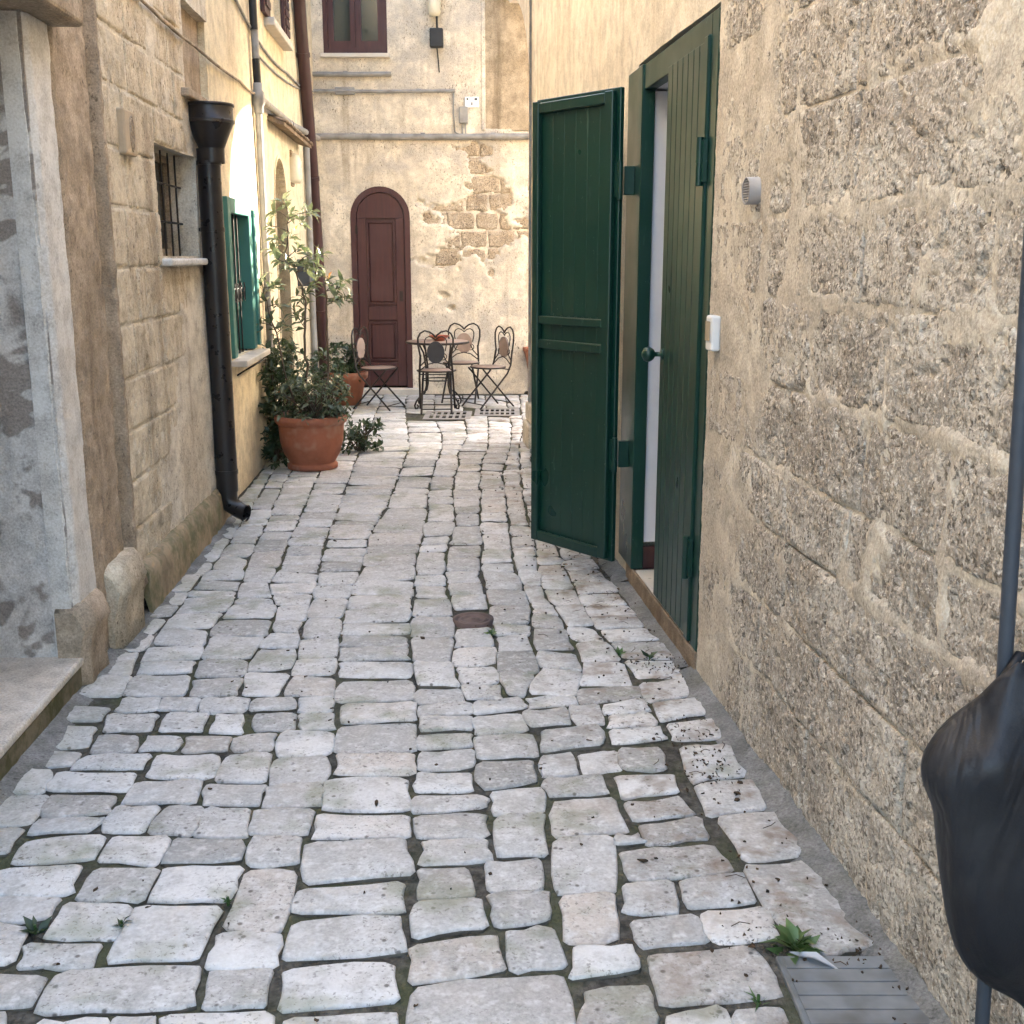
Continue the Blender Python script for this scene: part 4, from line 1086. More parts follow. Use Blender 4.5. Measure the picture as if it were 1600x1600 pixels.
# arched maroon door
dd = MB(); dd.ring(BW, arch_pts(-1.875, -1.185, .06, 2.04, .345, 20), arch_pts(-1.81, -1.25, .06, 2.04, .28, 20), -.06, .012, closed=False)
dfr = dd.build('door_frame', M['maroon'], bh)
dl = MB(); dl.prism(BW, arch_pts(-1.808, -1.252, .08, 2.04, .278, 20), -.06, -.035)
dleaf = dl.build('door', M['maroon'], bh); dleaf['label'] = 'tall maroon arched door with two sunk panels'
def bpart(name, a0, a1, z0, z1, n0, n1, parent, mat='maroon', bev=.006):
    q = MB(); q.box(BW, a0, a1, n0, n1, z0, z1, bev, 2); return q.build(name, M[mat], parent)
bpart('stile', -1.806, -1.70, .085, 2.03, -.0345, -.008, dleaf); bpart('stile', -1.36, -1.254, .085, 2.03, -.0345, -.008, dleaf)
bpart('rail', -1.699, -1.361, .085, .36, -.0345, -.008, dleaf); bpart('rail', -1.699, -1.361, .86, 1.02, -.0345, -.008, dleaf)
q = MB(); q.prism(BW, [(-1.80, 2.031), (-1.26, 2.031)] + [(-1.53 + .274 * math.cos(t_), 2.04 + .272 * math.sin(t_)) for t_ in np.linspace(.02, PI - .02, 16)], -.0345, -.008); q.build('top_rail', M['maroon'], dleaf)
for z0, z1 in ((.385, .84), (1.045, 2.0)):
    p_ = bpart('panel', -1.67, -1.39, z0 + .025, z1 - .025, -.0345, -.020, dleaf, bev=.012)
    q = MB(); q.ring(BW, [(-1.695, z0), (-1.365, z0), (-1.365, z1), (-1.695, z1)], [(-1.675, z0 + .02), (-1.385, z0 + .02), (-1.385, z1 - .02), (-1.675, z1 - .02)], -.0345, -.004); q.build('moulding', M['maroon'], p_)
for z_ in (.5, 1.85): bpart('hinge', -1.822, -1.80, z_, z_ + .10, -.01, .016, dleaf, 'dark_iron', .002)
bpart('keyhole_plate', -1.325, -1.285, 1.08, 1.20, -.0079, -.003, dleaf, 'dark_iron', .001)
bpart('door_step', -1.95, -1.11, -.04, .06, -.06, .10, bh, 'wood_sill', .012)
# upper window
w4 = MB(); w4.ring(BW, [(-2.12, 3.82), (-1.40, 3.82), (-1.40, 5.2), (-2.12, 5.2)], [(-2.07, 3.88), (-1.45, 3.88), (-1.45, 5.15), (-2.07, 5.15)], -.10, -.01)
w4o = w4.build('window', M['maroon'], bh); w4o['label'] = 'maroon casement window above the back wall pipes'
for a0, a1 in ((-2.068, -1.762), (-1.758, -1.452)):
    q = MB(); q.ring(BW, [(a0, 3.882), (a1, 3.882), (a1, 5.148), (a0, 5.148)], [(a0 + .065, 3.96), (a1 - .055, 3.96), (a1 - .055, 5.08), (a0 + .065, 5.08)], -.085, -.03); q.build('casement', M['maroon'], w4o)
    q = MB(); q.box(BW, a0 + .06, a1 - .05, -.064, -.058, 3.95, 5.09); q.build('pane', M['glass_pane'], w4o)
bpart('sill', -2.15, -1.37, 3.775, 3.82, -.1, .06, w4o, 'wood_sill', .008)

# things fixed to the back wall
mp = thing('rain_downpipe', 'maroon downpipe in the corner between ochre and cream walls', 'downpipe', (-2.12, 12.95, 0))
b = MB(); b.tube([LW(12.95, .075, .0), LW(12.72, .075, 1.2), LW(12.35, .075, 2.6), LW(11.85, .075, 3.7), LW(11.3, .075, 5.6)], .062, 14); b.build('pipe', M['maroon_pipe'], mp)
for z_, a_ in ((1.0, 12.76), (2.4, 12.40), (3.55, 11.92)):
    b = MB(); b.tube([LW(a_ + .005, .075, z_ - .02), LW(a_ - .008, .075, z_ + .02)], .070, 14); b.box(LW, a_ - .012, a_ + .012, -.02, .03, z_ - .01, z_ + .01); b.build('bracket', M['maroon_pipe'], mp)
b = MB(); b.tube([LW(12.25, .04, .0), LW(12.22, .04, 2.80)], .032, 10); tag(b.build('conduit', M['grey_pipe'], None, own=True), 'pale grey upright conduit beside the maroon downpipe', 'pipe')
cb = MB(); cb.box(LW, 11.35, 11.75, -.01, .12, 1.31, 1.57, .01, 2); tag(cb.build('meter_box', M['pole'], None, own=True), 'dark blue grey meter box half hidden behind the tall potted shrub', 'box')
def hpipe(x0, x1, z, r, label, n=.04, z2=None):
    q = MB(); q.tube([BW(x0, n, z), BW((x0 + x1) / 2, n, (z + (z2 or z)) / 2 - .006), BW(x1, n, z2 or z)], r, 10)
    x = x0 + .4
    while x < x1 - .1:
        q.tube([BW(x, n, z + ((z2 or z) - z) * (x - x0) / (x1 - x0)), BW(x + .05, n, z + ((z2 or z) - z) * (x - x0) / (x1 - x0))], r * 1.2, 10); x += .8
    return tag(q.build('conduit', M['grey_pipe'], None, own=True), label, 'pipe')
hpipe(-2.24, .3, 2.93, .034, 'thick grey pipe running level across the cream wall above the arched door')
hpipe(-2.30, -1.36, 3.60, .026, 'short grey pipe just below the maroon casement window')
hpipe(-2.28, -.64, 3.42, .018, 'thin grey pipe ending at an upright cable beside the white notice')
b = MB(); b.tube([BW(-.66, .02, 3.43), BW(-.665, .02, 3.2), BW(-.65, .02, 2.98), BW(-.60, .03, 2.95)], .009, 6); tag(b.build('cable', M['grey_pipe'], None, own=True), 'grey cable dropping from the thin pipe to the thick pipe', 'cable')
b = MB(); b.box(BW, -2.0, -1.78, .0, .05, 3.38, 3.46, .008); tag(b.build('junction_box', M['grey_pipe'], None, own=True), 'long grey junction box on the thin pipe near the corner', 'box')
jb = thing('junction_box', 'small upright grey junction box below the white notice', 'box', BW(-.55, 0, 3.06))
b = MB(); b.box(BW, -.60, -.50, -.01, .06, 3.07, 3.25, .01, 2); b.build('case', M['grey_pipe'], jb)
for x_ in (-.57, -.53): b = MB(); b.tube([BW(x_, .03, 3.08), BW(x_ + .005, .035, 2.95)], .008, 6); b.build('cable_gland', M['grey_pipe'], jb)
sg = thing('notice', 'small white notice with a few dark marks on the cream wall', 'sign', BW(-.45, 0, 3.25))
b = MB(); b.box(BW, -.535, -.375, .0, .018, 3.245, 3.36, .002); b.build('panel', M['white_plastic'], sg)
b = MB()
for x0, x1, z0, z1 in ((-.515, -.495, 3.325, 3.345), (-.425, -.395, 3.322, 3.346), (-.462, -.448, 3.268, 3.30)): b.box(BW, x0, x1, .0181, .0186, z0, z1)
b.build('printed_mark', M['pole'], sg)
fl = thing('flood_lamp', 'black square flood lamp hanging below a cream lantern on the back wall', 'lamp', BW(-.84, 0, 3.86))
b = MB(); b.box(BW, -.915, -.765, .06, .16, 3.865, 4.065, .012, 2); b.build('housing', M['black'], fl)
b = MB(); b.tube([BW(-.835, .10, 4.06), BW(-.835, .10, 4.20)], .012, 8); b.box(BW, -.85, -.82, -.02, .07, 3.93, 3.98); b.build('arm', M['black'], fl)
b = MB(); b.tube([BW(-.84, .06, 3.87), BW(-.83, .02, 3.75), BW(-.82, .015, 3.62)], .007, 6); b.build('lead', M['black'], fl)
ln = thing('wall_lantern', 'cream glass lantern cup high on the back wall above the flood lamp', 'lamp', BW(-.88, 0, 4.18))
b = MB(); b.lathe(BW(-.86, .10, 4.19), [(.0, 0), (.055, .005), (.07, .05), (.075, .13), (.068, .2), (.0, .2)], 18); b.build('glass_cup', M['cream'], ln)
b = MB(); b.lathe(BW(-.86, .10, 4.39), [(.0, .0), (.10, .0), (.10, .03), (.05, .10), (.0, .12)], 18); b.build('cap', M['cream'], ln)
b = MB(); b.box(BW, -.885, -.835, -.02, .06, 4.40, 4.46, .005); b.build('bracket', M['cream'], ln)
wp = thing('wall_pot', 'little terracotta pot fixed at the back wall near the arch', 'pot', BW(.20, .1, .26))
b = MB(); b.lathe(BW(.24, .10, .30), [(.0, 0), (.055, .0), (.075, .10), (.10, .20), (.115, .21), (.115, .25), (.095, .25), (.08, .12), (.0, .10)], 20); b.build('bowl', M['terra'], wp)
b = MB(); b.tube([BW(.24, .10, .0), BW(.24, .10, .31)], .022, 10); b.lathe(BW(.24, .10, 0), [(.0, .03), (.09, .025), (.10, .0)], 16); b.build('stand', M['dark_iron'], wp)

# unseen low house across the side street, added to cut the low sun
nh = thing('sun_blocker_house', 'unseen low house added beyond the arch to block the sun', 'house', (6, 14, 0))
b = MB(); b.box(XY, 2.46, 12, 13.6, 17.5, -.05, 3.55); b.build('wall', M['b_plaster'], nh)
b = MB(); b.box(XY, 2.46, 12.1, 13.5, 17.6, 3.56, 3.70); b.build('roof', M['terra'], nh)

# ------------------------------------------------------------------ iron covers in the paving
mc = thing('iron_cover', 'small round rusty iron cover set between the cobbles', 'cover', (-.175, 4.85, 0))
b = MB(); b.lathe((-.175, 4.85, -.027), [(.0, .030), (.028, .030), (.031, .027), (.05, .027), (.053, .031), (.062, .031), (.066, .026), (.074, .026), (.077, .034), (.092, .034), (.096, .0)], 32); b.build('lid', M['rust_iron'], mc)
b = MB(); b.lathe((-.175, 4.85, .0035), [(.0, .004), (.009, .004), (.011, .0)], 12); b.build('boss', M['rust_iron'], mc)
def grate(x0, x1, y0, y1, nx, ny, label):
    t = thing('drain_grate', label, 'drain', ((x0 + x1) / 2, (y0 + y1) / 2, 0), 'pale stone drain grates by the iron chairs')
    A = np.array([x0] + [x0 + .055 + (x1 - x0 - .11) * (k // 2 + (.62 if k % 2 else 0)) / (nx - .38) for k in range(2 * nx)] + [x1]); B = np.array([y0] + [y0 + .07 + (y1 - y0 - .14) * (k // 2 + (.72 if k % 2 else 0)) / (ny - .28) for k in range(2 * ny)] + [y1])
    f_ = MB(); f_.box(XY, x0, x1, y0, B[1], -.004, .005); f_.box(XY, x0, x1, B[-2], y1, -.004, .005)
    f_.box(XY, x0, A[1], B[1], B[-2], -.004, .005); f_.box(XY, A[-2], x1, B[1], B[-2], -.004, .005); f_.build('frame', M['grate'], t)
    for i in range(2, 2 * nx, 2):
        q = MB(); q.box(XY, A[i], A[i + 1], B[1], B[-2], -.004, .0045); q.build('bar', M['grate'], t)
    for j in range(2, 2 * ny, 2):
        for i in range(1, 2 * nx, 2):
            q = MB(); q.box(XY, A[i], A[i + 1], B[j], B[j + 1], -.004, .004); q.build('bar', M['grate'], t)
    q = MB(); q.box(XY, x0 + .02, x1 - .02, y0 + .02, y1 - .02, -.07, -.012); q.build('pit_shade', M['hole_shade'], t)  # solid black slab, painted darkness below the bars
grate(-.90, -.42, 11.24, 11.84, 6, 2, 'pale stone drain grate under the chair that shows its dark back')
grate(-.39, .08, 11.50, 12.06, 7, 2, 'pale stone drain grate in front of the chair beside the back wall pot')
dc = thing('drain_cover', 'grey plastic drain cover with raised ribs at the foot of the stone wall', 'drain', (.78, 2.1, 0))
X0, X1 = .625, .92
def DC(a, n, z): return (a - .1 * (n - 2.1) * .3, n, z)
b = MB(); b.box(DC, X0, X1, 1.80, 2.345, -.05, .001, .003); b.build('plate', M['drain'], dc)
for k in range(11):
    y0 = 1.81 + k * .0482
    b = MB(); b.box(DC, X0 + .012, X1 - .012, y0, y0 + .0452, .0012, .0055, .0015); b.build('rib', M['drain'], dc)

# ------------------------------------------------------------------ table, chairs, dish
def tree_copy(o, parent=None):
    c = o.copy(); COL.objects.link(c); c.parent = parent
    for ch in list(o.children): tree_copy(ch, c)
    return c
def make_chair():
    t = thing('bistro_chair', 'x', 'chair', (0, 0, 0), 'folding iron bistro chairs round the table')
    b = MB(); b.lathe((0, 0, .43), [(.0, 0), (.165, .0), (.17, .006), (.168, .016), (.0, .02)], 24); s = b.build('seat', M['tile_tan'], t)
    b = MB(); b.tube([(.172 * math.cos(a), .172 * math.sin(a), .436) for a in np.linspace(0, 2 * PI, 25)[:-1]], .009, 8, closed=True); b.build('seat_rim', M['dark_iron'], s)
    for sg_ in (-1, 1):
        b = MB(); b.tube([(-.20, .135 * sg_, .62), (-.175, .145 * sg_, .46), (-.13, .15 * sg_, .37), (.21, .16 * sg_, .0)], .0095, 8); b.build('leg', M['dark_iron'], t)
        b = MB(); b.tube([(.15, .125 * sg_, .43), (-.22, .135 * sg_, .0)], .0095, 8); b.build('leg', M['dark_iron'], t)
    for x_, w_, z_ in ((.17, .155, .045), (-.185, .13, .045), (-.165, .145, .41)):
        b = MB(); b.tube([(x_, -w_, z_), (x_, w_, z_)], .006, 6); b.build('stretcher', M['dark_iron'], t)
    def heart(sc_, zb, zt, x0):
        pts = []
        for sg_ in (-1, 1):
            lobe = [(.135 * sc_, zb), (.155 * sc_, zb + (zt - zb) * .45), (.155 * sc_, zb + (zt - zb) * .72), (.135 * sc_, zb + (zt - zb) * .90), (.095 * sc_, zt), (.05 * sc_, zb + (zt - zb) * .95), (.015 * sc_, zb + (zt - zb) * .84), (.0, zb + (zt - zb) * .74)]
            pts.append([(x0 - .02 * (z - .6), y * sg_, z) for y, z in lobe])
        return pts
    b = MB()
    for L_ in heart(1.0, .60, .87, -.20): b.tube(L_, .0085, 8)
    for L_ in heart(.62, .66, .81, -.20): b.tube(L_, .006, 6)
    for sg_ in (-1, 1):
        b.tube([(-.185, .14 * sg_, .50), (-.19, .09 * sg_, .56), (-.195, .062 * sg_, .63)], .006, 6)
        b.tube([(-.178, .145 * sg_, .455), (-.18, .07 * sg_, .52), (-.185, .0, .54)], .006, 6)
        b.tube([(-.197 , .062 * sg_ + .035 * sg_ * math.cos(a), .60 + .035 * math.sin(a)) for a in np.linspace(0, 2 * PI, 13)[:-1]], .005, 6, closed=True)
    bk = b.build('back_frame', M['dark_iron'], t)
    def oval(r, x):
        return [(x, .078 * r * math.cos(a), .645 + .115 * r * math.sin(a)) for a in np.linspace(0, 2 * PI, 25)[:-1]]
    b = MB(); b.add(oval(1, -.199) + oval(1, -.190), [list(range(24))[::-1], list(range(24, 48))] + [[i, (i + 1) % 24, 24 + (i + 1) % 24, 24 + i] for i in range(24)])
    b.build('medallion', M['tile_tan'], bk)
    b = MB(); b.add(oval(1.0, -.206) + oval(1.0, -.1995), [list(range(24))[::-1], list(range(24, 48))] + [[i, (i + 1) % 24, 24 + (i + 1) % 24, 24 + i] for i in range(24)]); b.build('medallion_back', M['tile_back'], bk)
    return t
ch0 = make_chair()
CH = [((-.79, 11.84), 92, 'iron bistro chair standing with its dark oval back over a drain grate'),
      ((-.57, 12.72), -97, 'iron bistro chair between the table and the peeling back wall'),
      ((-.26, 12.22), 214, 'iron bistro chair turned sideways on the arch side of the table'),
      ((-1.43, 12.10), -20, 'iron bistro chair in front of the maroon arched door')]
for k, ((x, y), deg, lab) in enumerate(CH):
    o = ch0 if k == 0 else tree_copy(ch0)
    o.location = (x, y, .004); o.rotation_euler = (0, 0, math.radians(deg)); o['label'] = lab; o.scale = (1.05, 1.16, .98)
tb = thing('bistro_table', 'round iron bistro table with a tan mosaic top', 'table', (-.80, 12.20, 0))
cx, cy = -.80, 12.20
b = MB(); b.lathe((cx, cy, .695), [(.0, 0), (.325, .0), (.33, .008), (.325, .018), (.0, .02)], 40); b.build('table_top', M['tile_tan'], tb)
b = MB(); b.tube([(cx + .333 * math.cos(a), cy + .333 * math.sin(a), .70) for a in np.linspace(0, 2 * PI, 41)[:-1]], .012, 8, closed=True); b.build('rim', M['dark_iron'], tb)
for q in range(4):
    a = PI / 4 + q * PI / 2; c_, s_ = math.cos(a), math.sin(a)
    pr = [(.26, .69), (.20, .60), (.17, .45), (.165, .25), (.19, .17), (.25, .14), (.31, .09), (.335, .045), (.325, .012), (.295, .012), (.285, .035), (.30, .05)]
    b = MB(); b.tube([(cx + r * c_, cy + r * s_, z) for r, z in pr], .010, 8); b.build('leg', M['dark_iron'], tb)
b = MB(); b.tube([(cx + .172 * math.cos(a), cy + .172 * math.sin(a), .30) for a in np.linspace(0, 2 * PI, 25)[:-1]], .007, 6, closed=True)
b.tube([(cx + .26 * math.cos(a), cy + .26 * math.sin(a), .688) for a in np.linspace(0, 2 * PI, 25)[:-1]], .007, 6, closed=True); b.build('ring', M['dark_iron'], tb)
ds = MB(); ds.lathe((cx + .02, cy - .03, .715), [(.0, .0), (.05, .0), (.085, .03), (.11, .055), (.115, .058), (.105, .052), (.08, .03), (.0, .012)], 20)
tag(ds.build('dish', M['terra_red'], None, own=True), 'shallow red terracotta dish on the bistro table', 'dish')

# ------------------------------------------------------------------ plants
def leaf_geo(p, d, up, L, W):
    d = d.normalized(); s = d.cross(up)
    if s.length < 1e-3: s = d.cross(Vector((1, 0, 0)))
    s.normalize(); n = s.cross(d).normalized()
    m = p + d * (L * .5) + n * (L * .05); tip = p + d * L - n * (L * .10)
    q = p + d * (L * .22)
    return [p, q + s * (W * .36) + n * W * .10, m + s * (W * .5) + n * W * .16, tip, m - s * (W * .5) + n * W * .16, q - s * (W * .36) + n * W * .10, m, q], \
        [(0, 1, 7), (1, 2, 6, 7), (2, 3, 6), (3, 4, 6), (4, 5, 7, 6), (5, 0, 7)]
class Leaves:
    def __init__(self): self.mb = MB(); self.t = []
    def whorl(self, c, axis, n, L, spread=.9, W=.3, droop=0.0):
        c = Vector(c); axis = Vector(axis).normalized()
        x = axis.orthogonal().normalized(); y = axis.cross(x)
        for k in range(n):
            a = k * 2.4 + random.uniform(-.4, .4)
            d = axis * random.uniform(.15, 1.0) + (x * math.cos(a) + y * math.sin(a)) * spread + Vector((0, 0, -droop))
            l_ = L * random.uniform(.65, 1.15)
            v, f = leaf_geo(c - axis * random.uniform(0, L * .7), d, Vector((0, 0, 1)) + Vector((random.gauss(0, .4), random.gauss(0, .4), 0)), l_, l_ * W * random.uniform(.85, 1.15))
            self.mb.add(v, f, True); self.t += [random.random()] * len(v)
    def build(self, name, mat, parent):
        o = self.mb.build(name, mat, parent); set_attr(o.data, 'tint', self.t); return o
def at(px, py, Y):
    dx = (px - 800) / 1760; dy = -(py - 800) / 1760
    r = Vector((dx, math.cos(PITCH) + dy * math.sin(PITCH), -math.sin(PITCH) + dy * math.cos(PITCH)))
    return Vector((0, 0, EYE)) + r * (Y / r.y)
def bez(p, q, bow, n=7):
    p = Vector(p); q = Vector(q); b_ = Vector(bow)
    return [p.lerp(q, t_) + b_ * math.sin(PI * t_) for t_ in np.linspace(0, 1, n)]

PC = Vector((-1.545, 8.60, 0))
pot = thing('plant_pot', 'large round terracotta pot with a thick rim at the foot of the ochre wall', 'pot', PC)
b = MB(); b.lathe(PC, [(.0, .0), (.18, .0), (.192, .006), (.194, .032), (.186, .042), (.172, .046), (.176, .056), (.214, .12), (.240, .21), (.250, .335), (.252, .345), (.258, .35), (.272, .362), (.278, .385), (.276, .405), (.266, .415), (.245, .415), (.238, .38), (.225, .33)], 48); b.build('body', M['terra'], pot)
b = MB(); b.lathe(PC, [(.0, .375), (.14, .372), (.242, .36)], 32); b.build('soil', M['soil'], pot)

tr = thing('laurel_shrub', 'tall slender laurel shrub with sparse glossy leaf tufts in the big pot', 'shrub', PC)
stems = MB(); lv = Leaves()
tips = []
def stem(pts, r0, r1):
    P = []
    for p, q in zip(pts[:-1], pts[1:]): P += [Vector(p).lerp(Vector(q), t_) for t_ in np.linspace(0, 1, 5)[:-1]]
    P.append(Vector(pts[-1]))
    P = [v + Vector((random.gauss(0, .006), random.gauss(0, .006), 0)) for v in P]
    stems.tube(P, [r0 + (r1 - r0) * i / (len(P) - 1) for i in range(len(P))], 7); return P
root = PC + Vector((0, 0, .36))
s1 = stem([root + Vector((.05, .0, 0)), at(513, 590, 8.62), at(512, 500, 8.64), at(508, 455, 8.66)], .011, .006)
s2 = stem([root + Vector((-.06, .02, 0)), at(480, 570, 8.66), at(475, 525, 8.68), at(479, 470, 8.70), at(462, 425, 8.72), at(448, 395, 8.75), at(450, 350, 8.78), at(446, 318, 8.80)], .011, .004)
s3 = stem([root + Vector((-.09, -.05, 0)), at(452, 600, 8.56), at(432, 520, 8.60), at(418, 480, 8.62), at(410, 440, 8.64)], .008, .004)
CL = [(440, 312, 8.8, 9), (425, 330, 8.75, 8), (455, 330, 8.9, 8), (418, 352, 8.8, 7), (486, 330, 8.85, 8), (474, 345, 8.8, 6), (433, 372, 8.7, 8), (420, 388, 8.75, 7), (452, 366, 8.85, 6), (470, 385, 8.8, 7), (490, 398, 8.75, 9), (500, 412, 8.7, 9), (484, 418, 8.8, 9), (508, 430, 8.75, 9), (495, 440, 8.8, 8), (462, 412, 8.7, 7), (446, 408, 8.6, 7), (428, 402, 8.7, 6), (522, 440, 8.7, 8), (536, 448, 8.72, 8), (549, 462, 8.7, 7), (530, 462, 8.6, 8), (512, 462, 8.7, 7), (482, 452, 8.8, 7), (462, 462, 8.7, 7), (440, 440, 8.65, 6), (405, 432, 8.6, 7), (422, 446, 8.7, 6), (404, 462, 8.65, 6), (436, 475, 8.7, 6), (415, 498, 8.6, 7), (402, 505, 8.55, 6), (458, 488, 8.75, 7), (470, 502, 8.7, 7), (446, 506, 8.65, 8), (430, 512, 8.6, 7), (474, 476, 8.8, 6), (540, 436, 8.8, 5), (505, 395, 8.85, 5)]
allp = s1 + s2 + s3
for (px, py, Y, n_) in CL:
    c = at(px, py, Y)
    below = [v for v in allp if v.z < c.z - .02] or allp
    a = min(below, key=lambda v: (v - c).length + .3 * max(0, v.z - c.z + .06))
    P = bez(a, c, (0, 0, random.uniform(-.015, .03)), 5)
    stems.tube(P, [.0042, .0038, .0034, .003, .002], 5)
    lv.whorl(c, (c - a).normalized() + Vector((0, -.15, .35)), n_ + 2, .108, 1.0, .34, .14)
stems.build('trunk', M['bark'], tr)
lv.build('crown', M['leaf'], tr)
ol = Leaves()
for (px, py) in ((461, 358), (514, 434), (435, 612)): ol.whorl(at(px, py, 8.6), (0, -.3, .5), 2, .05, .6, .5)
ol.build('withered_leaf', M['leaf_orange'], tr)

def bush(name, label, base, n, rx, ry, z0, z1, mat, L=.06, W=.45, group=None, stem_r=.006):
    t = thing(name, label, 'plant', base, group)
    st_ = MB(); l_ = Leaves(); base = Vector(base)
    for k in range(n):
        a = random.uniform(0, 2 * PI); r_ = math.sqrt(random.random())
        hz = random.random()
        c = base + Vector((rx * r_ * math.cos(a), ry * r_ * math.sin(a), z0 + (z1 - z0) * hz))
        if c.x < -1.4 - .063 * c.y + .03: c.x = -1.4 - .063 * c.y + .03 + random.uniform(0, .05)
        if c.y > 13.44: c.y = 13.42
        if c.z < .03: c.z = .03
        ax_ = Vector((math.cos(a) * r_, math.sin(a) * r_, .5 + hz * .6))
        if k % 3 == 0: st_.tube(bez(base + Vector((random.gauss(0, rx * .15), random.gauss(0, ry * .15), z0 * .3)), c, (0, 0, .03), 4), [stem_r, stem_r * .8, stem_r * .6, stem_r * .4], 5)
        l_.whorl(c, ax_, random.randint(5, 8), L, 1.0, W, .1)
    st_.build('stems', M['bark'], t); l_.build('foliage', M[mat], t); return t
bush('leafy_plant', 'low leafy green plant filling the big terracotta pot under the laurel', PC + Vector((.02, -.02, .36)), 150, .30, .26, .02, .34, 'leaf', .065, .42)
bush('climbing_plant', 'dark ivy like climber between the big pot and the ochre wall', (-1.86, 8.95, 0), 190, .16, .42, .05, .95, 'leaf_dark', .075, .5)
bush('trailing_plant', 'dark trailing plant on the cobbles behind the big pot', (-1.28, 9.35, 0), 75, .20, .2, .03, .24, 'leaf_dark', .06, .45)
bush('shrub', 'dark green shrub in front of the maroon downpipe', (-1.80, 10.6, 0), 120, .24, .3, .06, .74, 'leaf_dark', .07, .45)
p2 = thing('plant_pot', 'smaller terracotta pot beside the iron chair at the arched door', 'pot', (-1.80, 12.4, 0))
b = MB(); b.lathe((-1.80, 12.4, 0), [(.0, 0), (.13, .0), (.19, .28), (.215, .30), (.22, .36), (.20, .365), (.18, .30), (.0, .30)], 28); b.build('body', M['terra'], p2)
bush('leafy_plant', 'dark bushy plant growing from the smaller terracotta pot', (-1.80, 12.4, .32), 80, .20, .2, .02, .34, 'leaf_dark', .075, .45)

def weed(px, py, n, L, label, mat='leaf_weed', W=.35, up=.5):
    x, y = gnd(px, py); t = thing('weed', label, 'weed', (x, y, -.01))
    l_ = Leaves()
    l_.whorl((x, y, .004), (0, 0, up), n, L, .9, W); l_.build('leaves', M[mat], t)
    s_ = MB(); s_.tube([(x, y, -.02), (x, y, .012)], .004, 6); s_.build('root', M['leaf_weed'], t)
weed(1243, 1478, 30, .08, 'bright green broad leaved weed beside the grey ribbed drain cover', W=.42, up=.12)
weed(55, 1452, 12, .05, 'tiny dark weed in a joint at the left of the paving near the step', 'leaf_dark')
weed(190, 1445, 8, .035, 'tiny weed in the joint beside a large square cobble', 'leaf_dark')
weed(967, 1022, 9, .045, 'small weed in the cobbles below the shut green door leaf', 'leaf_weed')
weed(1015, 1028, 8, .045, 'small ragged weed close to the marble sill of the green door', 'leaf_dark')
weed(768, 990, 10, .04, 'small bright weed beside the round iron cover', 'leaf_weed')
weed(1130, 1108, 8, .04, 'small weed at the foot of the shelly stone wall', 'leaf_weed')
weed(1185, 1562, 10, .05, 'grassy tuft in the joint beside the grey drain cover', 'leaf_weed', W=.12)
weed(356, 1408, 6, .025, 'tiny green sprout in a joint beside an upright oblong cobble', 'leaf_weed')

fe = MB(); fx, fy = gnd(1255, 1500)
v, f = leaf_geo(Vector((fx - .03, fy + .015, .012)), Vector((.8, -.45, .02)), Vector((0, 0, 1)), .12, .026); fe.add(v, f, True); fe.add([p + Vector((0, 0, -.002)) for p in v], [q[::-1] for q in f], True)
tag(fe.build('feather', M['feather'], None, own=True), 'grey feather lying on the drain cover by the green weed', 'feather')

# dry bits of leaves along the right side
lt = MB()
for k in range(330):
    if random.random() < .75:
        y = random.uniform(2.0, 9.0) ** 1.0; x = 1.14 - .1 * y - abs(random.gauss(.06, .26)) - .05
        if y < 2.36: x = random.uniform(.62, .92)
    else: y = random.uniform(1.9, 7.0); x = random.uniform(-1.2, .7)
    if x < -1.3: continue
    s_ = random.uniform(.003, .008) * (1.0 if random.random() < .88 else 2.2); a = random.uniform(0, 2 * PI)
    zb = .0045 if not (x > .62 and y < 2.36) else .0075
    el = random.uniform(.35, .8); ca_, sa_ = math.cos(a), math.sin(a); pts = []
    for i in range(6):
        u_ = s_ * random.uniform(.45, 1.3) * math.cos(i * PI / 3); v_ = s_ * el * random.uniform(.4, 1.3) * math.sin(i * PI / 3)
        pts.append((x + u_ * ca_ - v_ * sa_, y + u_ * sa_ + v_ * ca_, zb + random.uniform(0, .004)))
    lt.add(pts + [(p[0], p[1], p[2] - .004) for p in pts], [tuple(range(6)), tuple(range(6, 12))[::-1]] + [(i, (i + 1) % 6, 6 + (i + 1) % 6, 6 + i) for i in range(6)])
for (px_, py_, n_) in ((1115, 1205, 60), (1060, 1045, 50), (1075, 1160, 30), (1000, 1035, 30), (1340, 1480, 30), (1170, 1440, 16), (830, 800, 40), (870, 850, 30)):
    x0, y0 = gnd(px_, py_)
    for k in range(n_):
        x = x0 + random.gauss(0, .05); y = y0 + random.gauss(0, .07); s_ = random.uniform(.002, .006); a = random.uniform(0, 6)
        lt.add([(x, y, .002), (x + s_ * 2 * math.cos(a), y + s_ * 2 * math.sin(a), .006), (x + s_ * math.cos(a + 1.2), y + s_ * math.sin(a + 1.2), .010), (x + s_ * math.cos(a - 1), y + s_ * math.sin(a - 1), .004)], [(0, 1, 2), (0, 2, 3), (0, 3, 1), (1, 3, 2)])
for k in range(60):
    y = random.uniform(2.2, 7.5); x = 1.14 - .1 * y - abs(random.gauss(.1, .2)) - .06; a = random.uniform(0, PI); l_ = random.uniform(.02, .06)
    lt.tube([(x, y, .007), (x + l_ * .5 * math.cos(a), y + l_ * .5 * math.sin(a), .011), (x + l_ * math.cos(a + .3), y + l_ * math.sin(a + .3), .008)], .0012, 5)
tag(lt.build('leaf_litter', M['litter']), 'dry dark leaf bits and twigs scattered along the right side of the paving', 'litter', kind='stuff')

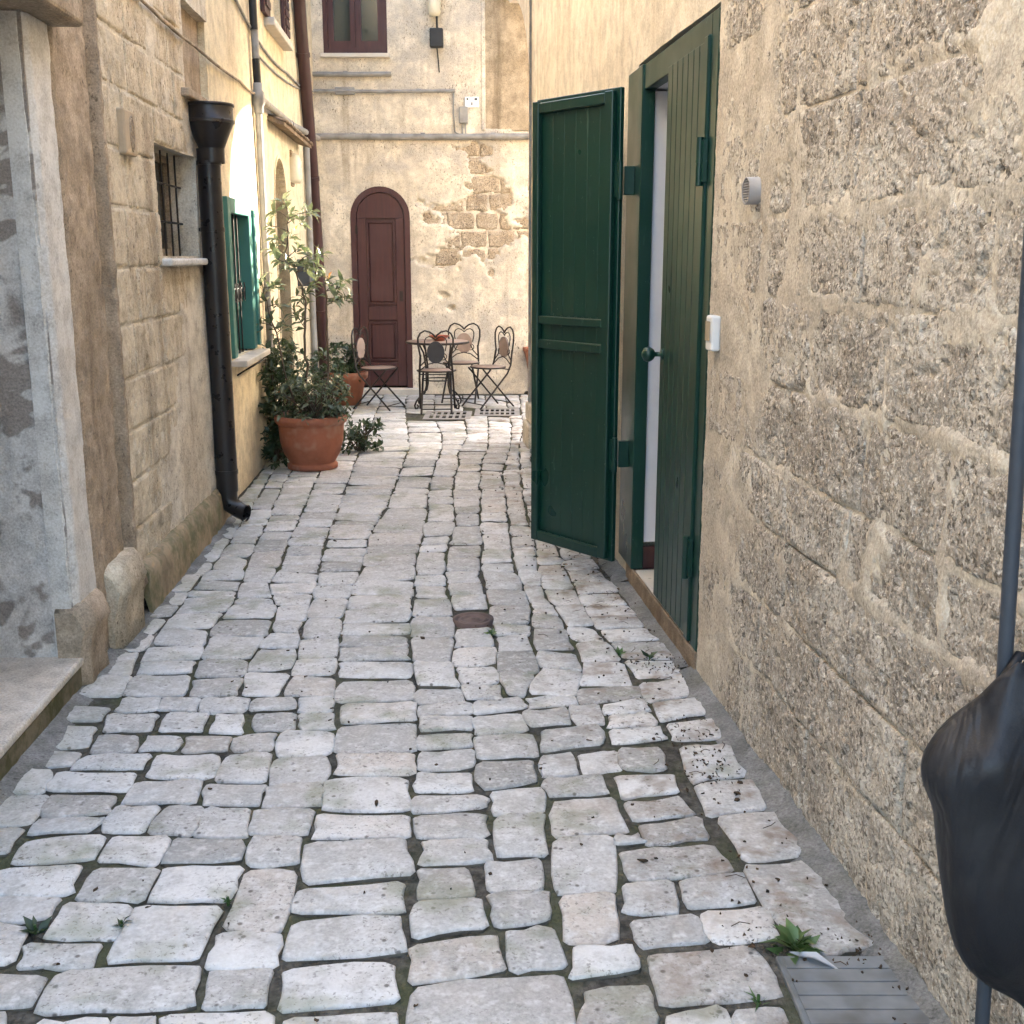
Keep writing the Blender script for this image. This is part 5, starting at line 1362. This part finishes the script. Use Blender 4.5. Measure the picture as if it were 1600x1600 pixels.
# ------------------------------------------------------------------ pole and black bag close by
PB = at(1535, 1590, 1.80)
pole_top = at(1600, 560, 1.80)
dirp = (pole_top - PB).normalized()
foot = PB + dirp * ((0 - PB.z) / dirp.z)
po = thing('metal_pole', 'thin dark grey metal pole standing close to the stone wall', 'pole', foot)
b = MB(); b.tube([foot, foot + dirp * 2.3], .0125, 14); b.build('shaft', M['pole'], po)
b = MB(); b.lathe(foot, [(.0, .012), (.02, .012), (.045, .008), (.05, .0)], 18); b.build('foot_plate', M['pole'], po)
bgt = thing('black_bag', 'bulging black nylon bag hanging on the thin grey pole', 'bag', at(1560, 1565, 1.78))
# silhouette (photo x of its left edge) from top to bottom; it bulges round the pole
prof = [(1040, 1585, 1612), (1062, 1558, 1640), (1095, 1535, 1665), (1130, 1495, 1690), (1165, 1452, 1700), (1195, 1437, 1706), (1235, 1446, 1710), (1268, 1461, 1712), (1330, 1463, 1714), (1400, 1473, 1712), (1450, 1482, 1706), (1495, 1500, 1690), (1530, 1530, 1670), (1555, 1565, 1645), (1570, 1590, 1620)]
V = []; Q = []; SEG = 36
for i, (py, xl, xr) in enumerate(prof):
    p0 = at(xl, py, 1.76); p1 = at(xr, py, 1.76); c = (p0 + p1) / 2; hw = (p1 - p0).length / 2
    for k in range(SEG):
        a = 2 * PI * k / SEG
        fold = 1 + .07 * math.sin(3 * a + i * .5) * math.sin(i / 14 * PI) + .04 * math.sin(7 * a - i * .8)
        if abs(math.cos(a) + 1) < .1: fold = 1
        V.append((c.x + hw * math.cos(a) * (1 if math.cos(a) < -.9 else fold), c.y + min(hw * .62, .085) * math.sin(a) * fold, c.z + .008 * math.sin(2 * a + i)))
for i in range(len(prof) - 1):
    for k in range(SEG): Q.append((i * SEG + k, i * SEG + (k + 1) % SEG, (i + 1) * SEG + (k + 1) % SEG, (i + 1) * SEG + k))
b = MB(); b.add(V, Q, True); b.add(V[:SEG], [tuple(range(SEG))]); b.add(V[-SEG:], [tuple(range(SEG))[::-1]])
bo = b.build('body', M['cloth'], bgt)
ss = bo.modifiers.new('smooth', 'SUBSURF'); ss.levels = 1; ss.render_levels = 2
b = MB()
fpts = [at(1448, 1190, 1.735), at(1475, 1235, 1.70), at(1470, 1262, 1.73)]
tp = at(1590, 1050, 1.78)
b.tube([tp + Vector((-.02, 0, -.01)), tp + Vector((.0, .0, .03)), tp + Vector((.03, .02, .02)), tp + Vector((.03, .02, -.03))], .009, 8); b.build('strap', M['cloth'], bgt)
